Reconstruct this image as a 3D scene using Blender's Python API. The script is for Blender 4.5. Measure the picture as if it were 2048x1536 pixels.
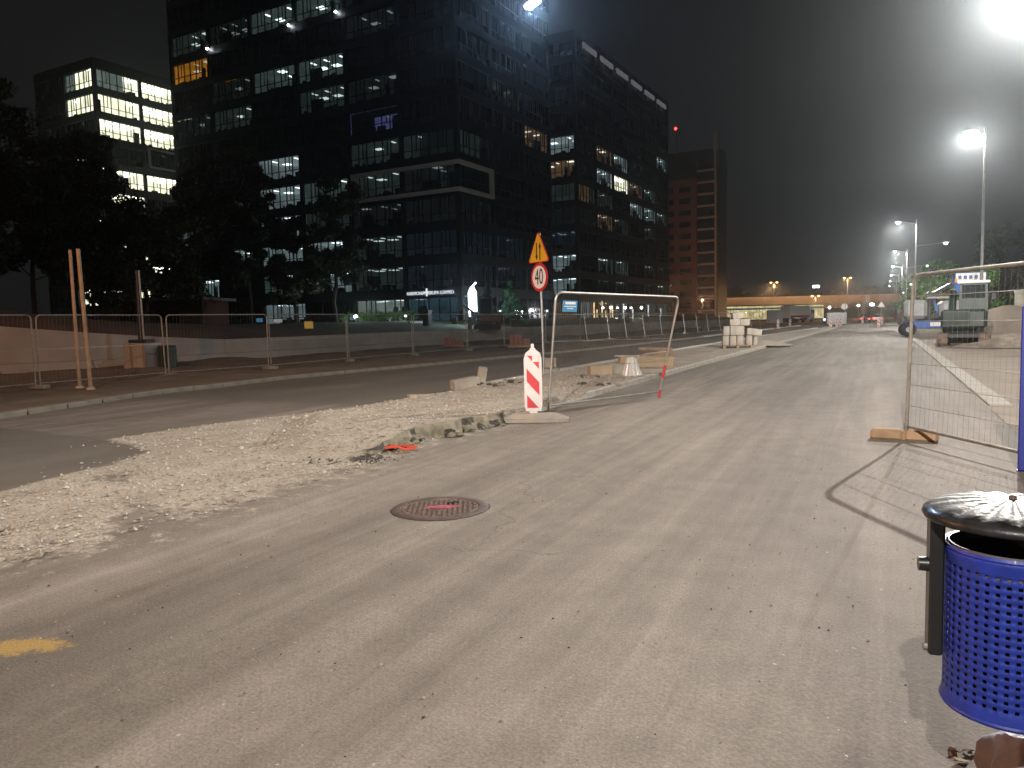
import bpy, math, random
from mathutils import Vector, Matrix, noise
R = math.radians
random.seed(7)
S = bpy.context.scene
for o in list(bpy.data.objects): bpy.data.objects.remove(o)

# ------------------------------------------------------------------ camera
F, CX, CY, HZ, VPX, CAMH = 1520.0, 1024.0, 768.0, 627.0, 1763.0, 1.55
ROLL = math.atan(0.024)
_dx, _dy = VPX - CX, HZ - CY
_lx = _dx * math.cos(ROLL) - _dy * math.sin(ROLL)
_ly = _dx * math.sin(ROLL) + _dy * math.cos(ROLL)
PITCH = math.atan(-_ly / F)
AZ = math.atan2(_lx, math.hypot(F, _ly))
FW = Vector((-math.sin(AZ) * math.cos(PITCH), math.cos(AZ) * math.cos(PITCH), -math.sin(PITCH)))
_r = Vector((math.cos(AZ), math.sin(AZ), 0)); _u = _r.cross(FW)
RT = _r * math.cos(ROLL) - _u * math.sin(ROLL)
UP = _r * math.sin(ROLL) + _u * math.cos(ROLL)
CAM = Vector((0, 0, CAMH))
cd = bpy.data.cameras.new('camera'); cam = bpy.data.objects.new('camera', cd)
S.collection.objects.link(cam); S.camera = cam
cd.sensor_width = 36.0; cd.lens = F / 2048 * 36; cd.clip_start = 0.05; cd.clip_end = 4000
cam.matrix_world = Matrix(((RT.x, UP.x, -FW.x, CAM.x), (RT.y, UP.y, -FW.y, CAM.y), (RT.z, UP.z, -FW.z, CAM.z), (0, 0, 0, 1)))
def ray(x, y): return FW + RT * ((x - CX) / F) - UP * ((y - CY) / F)
def g(x, y, z=0.0):
    d = ray(x, y); return CAM + d * ((z - CAMH) / d.z)
def at(x, y, depth): return CAM + ray(x, y) * depth

# ------------------------------------------------------------------ world, exposure
EXPO = 3.0; EX = 1 / 2 ** EXPO
W = bpy.data.worlds.new('World'); S.world = W; W.use_nodes = True
nt = W.node_tree; nt.nodes.clear()
wo = nt.nodes.new('ShaderNodeOutputWorld'); ad = nt.nodes.new('ShaderNodeAddShader')
b1 = nt.nodes.new('ShaderNodeBackground'); b2 = nt.nodes.new('ShaderNodeBackground')
sky = nt.nodes.new('ShaderNodeTexSky'); sky.sky_type = 'NISHITA'; sky.sun_disc = False
sky.sun_elevation = R(-6); sky.sun_rotation = R(200)
nt.links.new(sky.outputs[0], b1.inputs[0]); b1.inputs[1].default_value = 0.02 * EX
b2.inputs[0].default_value = (0.95, 0.96, 1.0, 1); b2.inputs[1].default_value = 0.0085 * EX   # city sky glow
nt.links.new(b1.outputs[0], ad.inputs[0]); nt.links.new(b2.outputs[0], ad.inputs[1]); nt.links.new(ad.outputs[0], wo.inputs[0])
vs = S.view_settings; vs.view_transform = 'Standard'; vs.look = 'None'; vs.exposure = EXPO; vs.gamma = 1; vs.use_curve_mapping = False
S.render.engine = 'CYCLES'
cy = S.cycles; cy.use_denoising = True; cy.max_bounces = 5; cy.diffuse_bounces = 2; cy.glossy_bounces = 3
cy.transmission_bounces = 4; cy.transparent_max_bounces = 12; cy.volume_bounces = 0
cy.sample_clamp_indirect = 1.0; cy.sample_clamp_direct = 0; cy.caustics_reflective = False; cy.caustics_refractive = False
cy.use_light_tree = True
try: cy.denoiser = 'OPENIMAGEDENOISE'
except Exception: pass

# ------------------------------------------------------------------ helpers
COL = S.collection
class MB:
    def __init__(s): s.v = []; s.f = []; s.m = []
    def add(s, vs_, fs, m=0, M=None):
        n = len(s.v)
        s.v += [tuple(M @ Vector(v)) if M else tuple(v) for v in vs_]
        s.f += [tuple(i + n for i in f) for f in fs]; s.m += [m] * len(fs); return s
    def box(s, c, d, m=0, rz=0, M=None, taper=1.0):
        hx, hy, hz = d[0] / 2, d[1] / 2, d[2] / 2
        T = Matrix.Translation(c) @ Matrix.Rotation(rz, 4, 'Z')
        if M: T = M @ T
        t = taper
        vs_ = [(-hx, -hy, -hz), (hx, -hy, -hz), (hx, hy, -hz), (-hx, hy, -hz), (-hx * t, -hy * t, hz), (hx * t, -hy * t, hz), (hx * t, hy * t, hz), (-hx * t, hy * t, hz)]
        return s.add(vs_, [(0, 3, 2, 1), (4, 5, 6, 7), (0, 1, 5, 4), (1, 2, 6, 5), (2, 3, 7, 6), (3, 0, 4, 7)], m, T)
    def bbox(s, c, d, b, m=0, M=None):   # box with chamfered edges
        hx, hy, hz = d[0] / 2, d[1] / 2, d[2] / 2
        pts = []
        for sx in (-1, 1):
            for sy in (-1, 1):
                for sz in (-1, 1):
                    for k in range(3):
                        q = [sx * (hx - b), sy * (hy - b), sz * (hz - b)]; q[k] = (sx * hx, sy * hy, sz * hz)[k]; pts.append(q)
        import bmesh
        bm = bmesh.new()
        for p in pts: bm.verts.new(p)
        bmesh.ops.convex_hull(bm, input=bm.verts)
        bm.verts.index_update()
        vv = [tuple(Vector(v.co) + Vector(c)) for v in bm.verts]; ff = [tuple(v.index for v in f.verts) for f in bm.faces]
        bm.free(); return s.add(vv, ff, m, M)
    def tube(s, p0, p1, r0, r1=None, n=8, m=0, caps=True, M=None):
        p0, p1 = Vector(p0), Vector(p1); r1 = r0 if r1 is None else r1
        d = (p1 - p0).normalized(); a = d.orthogonal().normalized(); b = d.cross(a)
        vs_ = []
        for p, r in ((p0, r0), (p1, r1)):
            for i in range(n):
                t = 2 * math.pi * i / n; vs_.append(p + a * (r * math.cos(t)) + b * (r * math.sin(t)))
        fs = [(i, (i + 1) % n, n + (i + 1) % n, n + i) for i in range(n)]
        if caps: fs += [tuple(range(n - 1, -1, -1)), tuple(range(n, 2 * n))]
        return s.add(vs_, fs, m, M)
    def path(s, pts, r, n=8, m=0, M=None):
        for a, b in zip(pts, pts[1:]): s.tube(a, b, r, r, n, m, True, M)
        return s
    def lathe(s, prof, n=24, m=0, c=(0, 0, 0), M=None):
        c = Vector(c); k = len(prof)
        vs_ = [c + Vector((r * math.cos(2 * math.pi * i / n), r * math.sin(2 * math.pi * i / n), z)) for i in range(n) for r, z in prof]
        fs = [(i * k + j, ((i + 1) % n) * k + j, ((i + 1) % n) * k + j + 1, i * k + j + 1) for i in range(n) for j in range(k - 1)]
        return s.add(vs_, fs, m, M)
    def prism(s, poly, z0, z1, m=0, M=None):
        n = len(poly)
        vs_ = [(x, y, z0) for x, y in poly] + [(x, y, z1) for x, y in poly]
        fs = [tuple(range(n - 1, -1, -1)), tuple(range(n, 2 * n))] + [(i, (i + 1) % n, n + (i + 1) % n, n + i) for i in range(n)]
        return s.add(vs_, fs, m, M)
    def quad(s, a, b, c, d, m=0): return s.add([a, b, c, d], [(0, 1, 2, 3)], m)
    def mesh(s, name, mats, smooth=False):
        me = bpy.data.meshes.new(name); me.from_pydata(s.v, [], s.f)
        for mm in (mats if isinstance(mats, (list, tuple)) else [mats]): me.materials.append(mm)
        if any(s.m): me.polygons.foreach_set('material_index', s.m)
        if smooth:
            me.polygons.foreach_set('use_smooth', [True] * len(me.polygons))
            try: me.set_sharp_from_angle(angle=R(35))
            except Exception: pass
        me.update(); return me
    def build(s, name, mats, parent=None, smooth=False): return obj(name, s.mesh(name, mats, smooth), parent)
def obj(name, me, parent=None, loc=None, rz=0):
    o = bpy.data.objects.new(name, me); COL.objects.link(o)
    if parent: o.parent = parent
    if loc is not None: o.location = loc
    if rz: o.rotation_euler = (0, 0, rz)
    return o
def tag(o, label, cat, group=None):
    o['label'] = label; o['category'] = cat
    if group: o['group'] = group
    return o
def thing(name, label, cat, loc=(0, 0, 0), rz=0, group=None): return tag(obj(name, None, None, loc, rz), label, cat, group)
def struct(name, me):
    o = obj(name, me); o['kind'] = 'structure'; return o
def copy_tree(o, parent=None):
    c = o.copy(); COL.objects.link(c); c.parent = parent
    for ch in list(o.children): copy_tree(ch, c)
    return c
def lerp(a, b, t): return a + (b - a) * t
def pl(pts, y):
    if y <= pts[0][1]: return pts[0][0]
    for (xa, ya), (xb, yb) in zip(pts, pts[1:]):
        if y <= yb: return lerp(xa, xb, (y - ya) / (yb - ya))
    return pts[-1][0]
def text_mesh(txt, size, depth, name, mat):
    c = bpy.data.curves.new(name, 'FONT'); c.body = txt; c.size = size; c.extrude = depth; c.align_x = 'CENTER'; c.align_y = 'CENTER'; c.resolution_u = 3
    o = bpy.data.objects.new(name, c); me = bpy.data.meshes.new_from_object(o); bpy.data.objects.remove(o)
    me.materials.clear(); me.materials.append(mat); return me

# ------------------------------------------------------------------ materials
def mat(name, col, rough=0.8, metal=0.0, var=0.15, scale=6.0, bump=0.0, bscale=40.0, spec=0.5, col2=None, detail=4.0, coat=0.0):
    m = bpy.data.materials.new(name); m.use_nodes = True; t = m.node_tree; p = t.nodes['Principled BSDF']
    p.inputs['Roughness'].default_value = rough; p.inputs['Metallic'].default_value = metal
    p.inputs['Specular IOR Level'].default_value = spec; p.inputs['Coat Weight'].default_value = coat
    c2 = col2 or tuple(max(0, c * (1 - 2 * var)) for c in col)
    tc = t.nodes.new('ShaderNodeTexCoord'); nz = t.nodes.new('ShaderNodeTexNoise'); nz.inputs['Scale'].default_value = scale; nz.inputs['Detail'].default_value = detail
    t.links.new(tc.outputs['Object'], nz.inputs['Vector'])
    rp = t.nodes.new('ShaderNodeValToRGB'); rp.color_ramp.elements[0].position = 0.3; rp.color_ramp.elements[1].position = 0.7
    rp.color_ramp.elements[0].color = (*c2, 1); rp.color_ramp.elements[1].color = (*col, 1)
    t.links.new(nz.outputs['Fac'], rp.inputs[0]); t.links.new(rp.outputs[0], p.inputs['Base Color'])
    if bump:
        n2 = t.nodes.new('ShaderNodeTexNoise'); n2.inputs['Scale'].default_value = bscale; n2.inputs['Detail'].default_value = 3
        t.links.new(tc.outputs['Object'], n2.inputs['Vector'])
        bp = t.nodes.new('ShaderNodeBump'); bp.inputs['Strength'].default_value = bump; bp.inputs['Distance'].default_value = 0.02
        t.links.new(n2.outputs['Fac'], bp.inputs['Height']); t.links.new(bp.outputs[0], p.inputs['Normal'])
    return m
def emit(name, col, strength, sample=True, var=0.0, vscale=1.0):
    m = bpy.data.materials.new(name); m.use_nodes = True; t = m.node_tree; t.nodes.clear()
    o = t.nodes.new('ShaderNodeOutputMaterial'); e = t.nodes.new('ShaderNodeEmission')
    e.inputs[0].default_value = (*col, 1); e.inputs[1].default_value = strength * EX
    t.links.new(e.outputs[0], o.inputs[0])
    if var:
        tc = t.nodes.new('ShaderNodeTexCoord'); nz = t.nodes.new('ShaderNodeTexNoise'); nz.inputs['Scale'].default_value = vscale
        mr = t.nodes.new('ShaderNodeMapRange'); mr.inputs['From Min'].default_value = 0.3; mr.inputs['From Max'].default_value = 0.7
        mr.inputs['To Min'].default_value = strength * EX * (1 - var); mr.inputs['To Max'].default_value = strength * EX * (1 + var)
        t.links.new(tc.outputs['Object'], nz.inputs['Vector']); t.links.new(nz.outputs['Fac'], mr.inputs[0]); t.links.new(mr.outputs[0], e.inputs[1])
    if not sample: m.cycles.emission_sampling = 'NONE'
    return m
def glass_mat(name, col, fac):
    m = bpy.data.materials.new(name); m.use_nodes = True; t = m.node_tree; t.nodes.clear()
    o = t.nodes.new('ShaderNodeOutputMaterial'); a = t.nodes.new('ShaderNodeBsdfTransparent'); b = t.nodes.new('ShaderNodeBsdfGlossy'); x = t.nodes.new('ShaderNodeMixShader')
    a.inputs[0].default_value = (*col, 1); b.inputs['Roughness'].default_value = 0.08; b.inputs[0].default_value = (0.5, 0.5, 0.5, 1); x.inputs[0].default_value = fac
    t.links.new(a.outputs[0], x.inputs[1]); t.links.new(b.outputs[0], x.inputs[2]); t.links.new(x.outputs[0], o.inputs[0]); return m
def nodes_road(name, gravelly):
    """dusty asphalt; vertex attributes 'gravel', 'fresh' and 'paint' mix in crushed stone, newer asphalt and old paint"""
    m = bpy.data.materials.new(name); m.use_nodes = True; t = m.node_tree; p = t.nodes['Principled BSDF']; N = t.nodes.new; Lk = t.links.new
    tc = N('ShaderNodeTexCoord')
    def noise_(scale, detail=4, mp=None, rough=0.55, dist=0.0):
        n = N('ShaderNodeTexNoise'); n.inputs['Scale'].default_value = scale; n.inputs['Detail'].default_value = detail; n.inputs['Roughness'].default_value = rough; n.inputs['Distortion'].default_value = dist
        if mp:
            q = N('ShaderNodeMapping'); q.inputs['Rotation'].default_value = (0, 0, mp[0]); q.inputs['Scale'].default_value = (mp[1], mp[2], 1)
            Lk(tc.outputs['Object'], q.inputs[0]); Lk(q.outputs[0], n.inputs['Vector'])
        else: Lk(tc.outputs['Object'], n.inputs['Vector'])
        return n.outputs['Fac']
    def ramp(fac, a, b, c0, c1):
        r = N('ShaderNodeValToRGB'); e = r.color_ramp.elements; e[0].position = a; e[1].position = b; e[0].color = (*c0, 1); e[1].color = (*c1, 1); Lk(fac, r.inputs[0]); return r.outputs[0]
    def mix(fac, a, b, mode='MIX'):
        x = N('ShaderNodeMix'); x.data_type = 'RGBA'; x.blend_type = mode
        if isinstance(fac, float): x.inputs[0].default_value = fac
        else: Lk(fac, x.inputs[0])
        Lk(a, x.inputs[6]); Lk(b, x.inputs[7]); return x.outputs[2]
    def attr(n):
        a = N('ShaderNodeAttribute'); a.attribute_name = n; return a.outputs['Fac']
    def math_(op, a, b, clamp=False):
        x = N('ShaderNodeMath'); x.operation = op; x.use_clamp = clamp
        for i, q in enumerate((a, b)):
            if isinstance(q, (int, float)): x.inputs[i].default_value = q
            else: Lk(q, x.inputs[i])
        return x.outputs[0]
    big = noise_(0.45, 5, (R(14), 1.0, 0.28), 0.6, 0.6)
    base = ramp(big, 0.34, 0.66, (0.155, 0.136, 0.119), (0.25, 0.224, 0.198))
    st = noise_(1.5, 4, (R(-8), 1.0, 0.07), 0.6, 0.4)
    base = mix(0.27, base, ramp(st, 0.42, 0.62, (0.70, 0.68, 0.66), (1.15, 1.14, 1.12)), 'MULTIPLY')
    st2 = noise_(1.1, 4, (R(62), 1.0, 0.06), 0.6, 0.8)
    base = mix(0.45, base, ramp(st2, 0.4, 0.6, (0.72, 0.69, 0.66), (1.16, 1.15, 1.13)), 'MULTIPLY')
    thin = noise_(4.2, 3, (R(-6), 1.0, 0.022), 0.6, 0.25)      # thin dusty tyre lines along the road
    base = mix(0.22, base, ramp(thin, 0.44, 0.60, (0.80, 0.79, 0.78), (1.20, 1.19, 1.18)), 'MULTIPLY')
    turn = noise_(3.4, 3, (R(68), 1.0, 0.035), 0.6, 0.9)         # tracks of vehicles turning in
    base = mix(0.38, base, ramp(turn, 0.42, 0.60, (0.78, 0.76, 0.74), (1.18, 1.17, 1.15)), 'MULTIPLY')
    med = noise_(3.2, 6)
    base = mix(0.6, base, ramp(med, 0.35, 0.68, (0.84, 0.83, 0.82), (1.14, 1.14, 1.13)), 'MULTIPLY')
    fine = noise_(75, 2)
    base = mix(0.42, base, ramp(fine, 0.36, 0.66, (0.62, 0.62, 0.62), (1.34, 1.33, 1.32)), 'MULTIPLY')
    agg = noise_(38, 3, None, 0.7)
    base = mix(0.34, base, ramp(agg, 0.38, 0.64, (0.74, 0.73, 0.72), (1.22, 1.21, 1.2)), 'MULTIPLY')
    ck = N('ShaderNodeTexVoronoi'); ck.feature = 'DISTANCE_TO_EDGE'; ck.inputs['Scale'].default_value = 0.33
    cq = N('ShaderNodeVectorMath'); cq.operation = 'ADD'; cn = N('ShaderNodeTexNoise'); cn.inputs['Scale'].default_value = 2.2; cn.inputs['Detail'].default_value = 5; cs = N('ShaderNodeVectorMath'); cs.operation = 'SCALE'; cs.inputs['Scale'].default_value = 0.9
    Lk(tc.outputs['Object'], cn.inputs['Vector']); Lk(cn.outputs['Color'], cs.inputs[0]); Lk(tc.outputs['Object'], cq.inputs[0]); Lk(cs.outputs[0], cq.inputs[1]); Lk(cq.outputs[0], ck.inputs['Vector'])
    crack = math_('MULTIPLY', math_('LESS_THAN', ck.outputs['Distance'], 0.0045), math_('GREATER_THAN', noise_(0.5, 2), 0.55))   # hairline cracks
    base = mix(math_('MULTIPLY', crack, 0.35), base, ramp(fine, 0.2, 0.8, (0.06, 0.052, 0.045), (0.09, 0.08, 0.07)))
    spk = noise_(28, 2)
    base = mix(ramp(spk, 0.72, 0.76, (0, 0, 0), (0.7, 0.7, 0.7)), base, ramp(spk, 0.7, 0.8, (0.4, 0.37, 0.33), (0.46, 0.43, 0.39)))
    drk = noise_(19, 2, (0.4, 1.3, 0.9))
    base = mix(ramp(drk, 0.245, 0.285, (0.8, 0.8, 0.8), (0, 0, 0)), base, ramp(drk, 0.2, 0.3, (0.07, 0.06, 0.05), (0.09, 0.075, 0.06)))
    fr = attr('fresh')
    frf = math_('ADD', fr, math_('MULTIPLY', math_('SUBTRACT', med, 0.5), 0.5), True)
    fcol = mix(0.6, ramp(big, 0.3, 0.7, (0.10, 0.088, 0.073), (0.16, 0.142, 0.118)), ramp(fine, 0.3, 0.7, (0.6, 0.6, 0.6), (1.35, 1.35, 1.35)), 'MULTIPLY')
    sel = N('ShaderNodeMapRange'); sel.interpolation_type = 'SMOOTHSTEP'; sel.inputs['From Min'].default_value = 0.4; sel.inputs['From Max'].default_value = 0.6; Lk(frf, sel.inputs[0])
    base = mix(sel.outputs[0], base, fcol)
    # crushed stone
    vo = N('ShaderNodeTexVoronoi'); vo.inputs['Scale'].default_value = 34; Lk(tc.outputs['Object'], vo.inputs['Vector'])
    gcol = ramp(noise_(1.7, 5), 0.32, 0.68, (0.34, 0.30, 0.25), (0.44, 0.40, 0.345))
    hs = N('ShaderNodeSeparateColor'); Lk(vo.outputs['Color'], hs.inputs[0])
    gcol = mix(0.75, gcol, ramp(hs.outputs[0], 0.1, 0.9, (0.78, 0.77, 0.75), (1.14, 1.13, 1.11)), 'MULTIPLY')
    gcol = mix(0.8, gcol, ramp(vo.outputs['Distance'], 0.25, 0.7, (1.06, 1.06, 1.06), (0.72, 0.70, 0.67)), 'MULTIPLY')
    holes = noise_(9, 4, (0.3, 0.8, 1.4))
    gcol = mix(ramp(holes, 0.25, 0.34, (0.6, 0.6, 0.6), (0, 0, 0)), gcol, ramp(holes, 0.2, 0.4, (0.13, 0.1, 0.075), (0.2, 0.165, 0.13)))
    ga = attr('gravel')
    gn = math_('ADD', ga, math_('MULTIPLY', math_('SUBTRACT', noise_(4.5, 6, None, 0.68), 0.5), 1.1), True)
    gs = N('ShaderNodeMapRange'); gs.interpolation_type = 'SMOOTHSTEP'; gs.inputs['From Min'].default_value = 0.40; gs.inputs['From Max'].default_value = 0.62; Lk(gn, gs.inputs[0])
    base = mix(gs.outputs[0], base, gcol)
    pa = math_('ADD', attr('paint'), math_('MULTIPLY', math_('SUBTRACT', noise_(16, 6, None, .75), 0.5), 1.5), True)
    ps = N('ShaderNodeMapRange'); ps.inputs['From Min'].default_value = 0.5; ps.inputs['From Max'].default_value = 0.75; Lk(pa, ps.inputs[0])
    base = mix(ps.outputs[0], base, ramp(fine, 0.3, 0.7, (0.26, 0.17, 0.06), (0.38, 0.25, 0.09)))
    Lk(base, p.inputs['Base Color']); p.inputs['Roughness'].default_value = 0.82; p.inputs['Specular IOR Level'].default_value = 0.35
    hgt = math_('ADD', math_('MULTIPLY', fine, 0.35), math_('MULTIPLY', math_('SUBTRACT', 1.0, vo.outputs['Distance']), math_('MULTIPLY', gs.outputs[0], 0.8)))
    hgt = math_('ADD', hgt, math_('MULTIPLY', med, 0.5))
    bp = N('ShaderNodeBump'); bp.inputs['Strength'].default_value = 0.55; bp.inputs['Distance'].default_value = 0.012; Lk(hgt, bp.inputs['Height']); Lk(bp.outputs[0], p.inputs['Normal'])
    return m
M = {}
M['road'] = nodes_road('dusty_asphalt', True)
M['dirt'] = mat('dirt', (0.17, 0.125, 0.085), 0.95, var=0.22, scale=0.9, bump=0.7, bscale=9, detail=8)
M['sand'] = mat('sandy_ground', (0.34, 0.285, 0.235), 0.95, var=0.16, scale=0.7, bump=0.5, bscale=25, detail=8)
M['earth'] = mat('earth', (0.10, 0.062, 0.04), 0.95, var=0.25, scale=0.5, bump=0.8, bscale=5, detail=8)
M['grass'] = mat('grass_ground', (0.06, 0.09, 0.03), 0.95, var=0.3, scale=1.5, bump=0.8, bscale=20, detail=8)
M['concrete'] = mat('concrete', (0.40, 0.375, 0.33), 0.85, var=0.12, scale=1.4, bump=0.25, bscale=60, detail=8)
M['wallconc'] = mat('wall_concrete', (0.30, 0.27, 0.23), 0.85, var=0.16, scale=0.6, bump=0.25, bscale=30, detail=8)
M['kerb'] = mat('kerb_concrete', (0.46, 0.43, 0.37), 0.85, var=0.13, scale=2.3, bump=0.35, bscale=70, detail=8)
M['olddkerb'] = mat('dull_kerb_concrete', (0.23, 0.205, 0.16), 0.9, var=0.16, scale=2.3, bump=0.35, bscale=70, detail=8)
M['granite'] = mat('pale_stone', (0.39, 0.345, 0.285), 0.85, var=0.2, scale=3, bump=0.5, bscale=30, detail=8)
M['stone_warm'] = mat('warm_stone', (0.44, 0.34, 0.22), 0.85, var=0.15, scale=3, bump=0.4, bscale=30, detail=8)
M['pinkbrick'] = mat('pink_brick', (0.33, 0.17, 0.13), 0.85, var=0.2, scale=8, bump=0.2)
M['galv'] = mat('galvanised_steel', (0.42, 0.41, 0.39), 0.42, 0.75, var=0.15, scale=7)
M['galvdull'] = mat('dull_galvanised_steel', (0.30, 0.27, 0.23), 0.6, 0.5, var=0.2, scale=9)
M['wire'] = mat('fence_wire', (0.30, 0.29, 0.27), 0.5, 0.6, var=0.1)
M['lampsteel'] = mat('lamp_steel', (0.33, 0.33, 0.32), 0.5, 0.4, var=0.1)
M['darksteel'] = mat('dark_steel', (0.03, 0.03, 0.032), 0.45, 0.3, var=0.1)
M['blackpaint'] = mat('black_paint', (0.018, 0.018, 0.02), 0.35, 0.0, var=0.2, scale=12, coat=0.3)
M['lidmetal'] = mat('black_lid_metal', (0.05, 0.05, 0.052), 0.42, 0.45, var=0.35, scale=22, coat=0.15, bump=0.12, bscale=45)
M['bluepaint'] = mat('blue_paint', (0.016, 0.04, 0.36), 0.5, 0.0, var=0.17, scale=26, coat=0.12, detail=8, bump=.1, bscale=30)
M['bluepanel'] = mat('blue_panel', (0.02, 0.03, 0.24), 0.5, 0.0, var=0.12, scale=5)
M['binner'] = mat('zinc_liner', (0.38, 0.37, 0.36), 0.5, 0.8, var=0.15, scale=12)
M['white'] = mat('white_paint', (0.78, 0.76, 0.72), 0.5, var=0.05, scale=4)
M['whitesheet'] = mat('white_reflective_sheet', (0.56, 0.525, 0.505), 0.45, var=0.05, scale=5)
M['whiteplastic'] = mat('white_plastic', (0.60, 0.54, 0.51), 0.45, var=0.08, scale=4)
M['red'] = mat('red_sheet', (0.52, 0.022, 0.03), 0.45, var=0.10, scale=6)
M['redplastic'] = mat('red_plastic', (0.45, 0.05, 0.04), 0.5, var=0.15, scale=4)
M['yellow'] = mat('yellow_sheet', (0.72, 0.40, 0.02), 0.45, var=0.06, scale=5)
M['black'] = mat('black_print', (0.012, 0.012, 0.014), 0.6, var=0.1)
M['bluesign'] = mat('blue_plaque', (0.06, 0.28, 0.52), 0.5, var=0.08)
M['rubber'] = mat('recycled_rubber', (0.23, 0.215, 0.20), 0.9, var=0.16, scale=5, bump=0.3, bscale=50, col2=(0.34, 0.27, 0.20))
M['tyre'] = mat('tyre_rubber', (0.025, 0.025, 0.026), 0.85, var=0.2)
M['castlight'] = mat('highlit_cast_iron', (0.30, 0.21, 0.16), 0.55, 0.35, var=0.3, scale=20, bump=0.2, bscale=60)  # paler iron for the studs, their warm highlights put into the colour
M['castiron'] = mat('cast_iron', (0.17, 0.115, 0.09), 0.62, 0.35, var=0.2, scale=14, col2=(0.09, 0.07, 0.065), bump=0.25, bscale=60)
M['pinkpaint'] = mat('pink_spray_paint', (0.50, 0.10, 0.16), 0.7, var=0.3, scale=20)
M['wood'] = mat('rough_wood', (0.36, 0.24, 0.14), 0.85, var=0.2, scale=5, bump=0.3, bscale=30)
M['film'] = mat('plastic_film', (0.62, 0.60, 0.57), 0.22, var=0.1, scale=9, bump=0.6, bscale=14, coat=0.5)
M['dullfilm'] = mat('dull_plastic', (0.30, 0.31, 0.40), 0.6, var=0.2, scale=9, bump=0.6, bscale=14)
M['orangetape'] = mat('orange_tape', (0.62, 0.09, 0.05), 0.5, var=0.15)
M['bark'] = mat('bark', (0.07, 0.055, 0.04), 0.95, var=0.3, scale=4, bump=0.6, bscale=12)
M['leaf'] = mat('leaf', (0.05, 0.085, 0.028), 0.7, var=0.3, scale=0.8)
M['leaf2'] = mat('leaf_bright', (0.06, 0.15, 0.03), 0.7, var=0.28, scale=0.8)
M['needle'] = mat('needle', (0.045, 0.13, 0.05), 0.7, var=0.3, scale=0.8)
M['clad'] = mat('dark_cladding', (0.022, 0.023, 0.028), 0.5, 0.2, var=0.1, scale=0.5)
M['clad2'] = mat('dark_brown_cladding', (0.035, 0.03, 0.028), 0.5, 0.2, var=0.1, scale=0.5)
M['mull'] = mat('mullion_metal', (0.03, 0.032, 0.036), 0.45, 0.4, var=0.1)
M['darkglass'] = mat('dark_glass', (0.012, 0.014, 0.018), 0.12, 0.0, var=0.3, scale=0.7, spec=0.5)
M['clearglass'] = glass_mat('clear_glass', (0.9, 0.95, 0.94), 0.06)
M['carglass'] = mat('vehicle_glass', (0.02, 0.025, 0.025), 0.08, 0.0, var=0.1)
M['towerbrown'] = mat('brown_brick', (0.20, 0.085, 0.05), 0.85, var=0.12, scale=0.5)
M['slab'] = mat('pale_slab', (0.42, 0.36, 0.31), 0.8, var=0.1)
M['framewhite'] = mat('white_facade_frame', (0.75, 0.68, 0.60), 0.6, var=0.05, scale=0.5)
M['machgreen'] = mat('dark_green_machine', (0.012, 0.026, 0.021), 0.5, var=0.2, scale=4)
M['machblue'] = mat('blue_machine', (0.03, 0.12, 0.42), 0.45, var=0.12, scale=4)
M['machgrey'] = mat('grey_machine', (0.40, 0.40, 0.41), 0.5, var=0.12, scale=3)
M['rust'] = mat('dusty_track', (0.16, 0.11, 0.085), 0.9, var=0.3, scale=6, bump=0.4)
M['orange'] = mat('orange_machine', (0.45, 0.10, 0.02), 0.5, var=0.12)
M['rubble'] = mat('rubble', (0.30, 0.25, 0.20), 0.95, var=0.25, scale=3, bump=0.5, bscale=12)
M['asphaltchunk'] = mat('broken_asphalt', (0.09, 0.08, 0.068), 0.95, var=0.35, scale=12, bump=0.6, bscale=30)
M['brokenstone'] = mat('broken_road_base', (0.30, 0.26, 0.18), 0.95, var=0.28, scale=7, bump=0.9, bscale=16, col2=(0.12, 0.105, 0.085), detail=8)
M['lens'] = emit('lamp_lens', (0.93, 0.97, 1.0), 260, sample=False)
M['lensblue'] = emit('lamp_lens_blue', (0.75, 0.86, 1.0), 220, sample=False)
M['lensfar'] = emit('lamp_lens_far', (0.9, 0.96, 1.0), 60, sample=False)
M['lensna'] = emit('lamp_lens_sodium', (1.0, 0.42, 0.10), 40, sample=False)
M['redlight'] = emit('red_light', (1.0, 0.03, 0.02), 12, sample=False)
M['whitelight'] = emit('white_light', (0.9, 0.97, 1.0), 9, sample=False)
M['warmlight'] = emit('warm_light', (1.0, 0.72, 0.36), 5, sample=False)
M['totem'] = emit('lit_sign_white', (0.82, 0.88, 1.0), 14)
M['letters'] = emit('lit_letters', (0.85, 0.92, 1.0), 0.9, sample=False)
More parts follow.
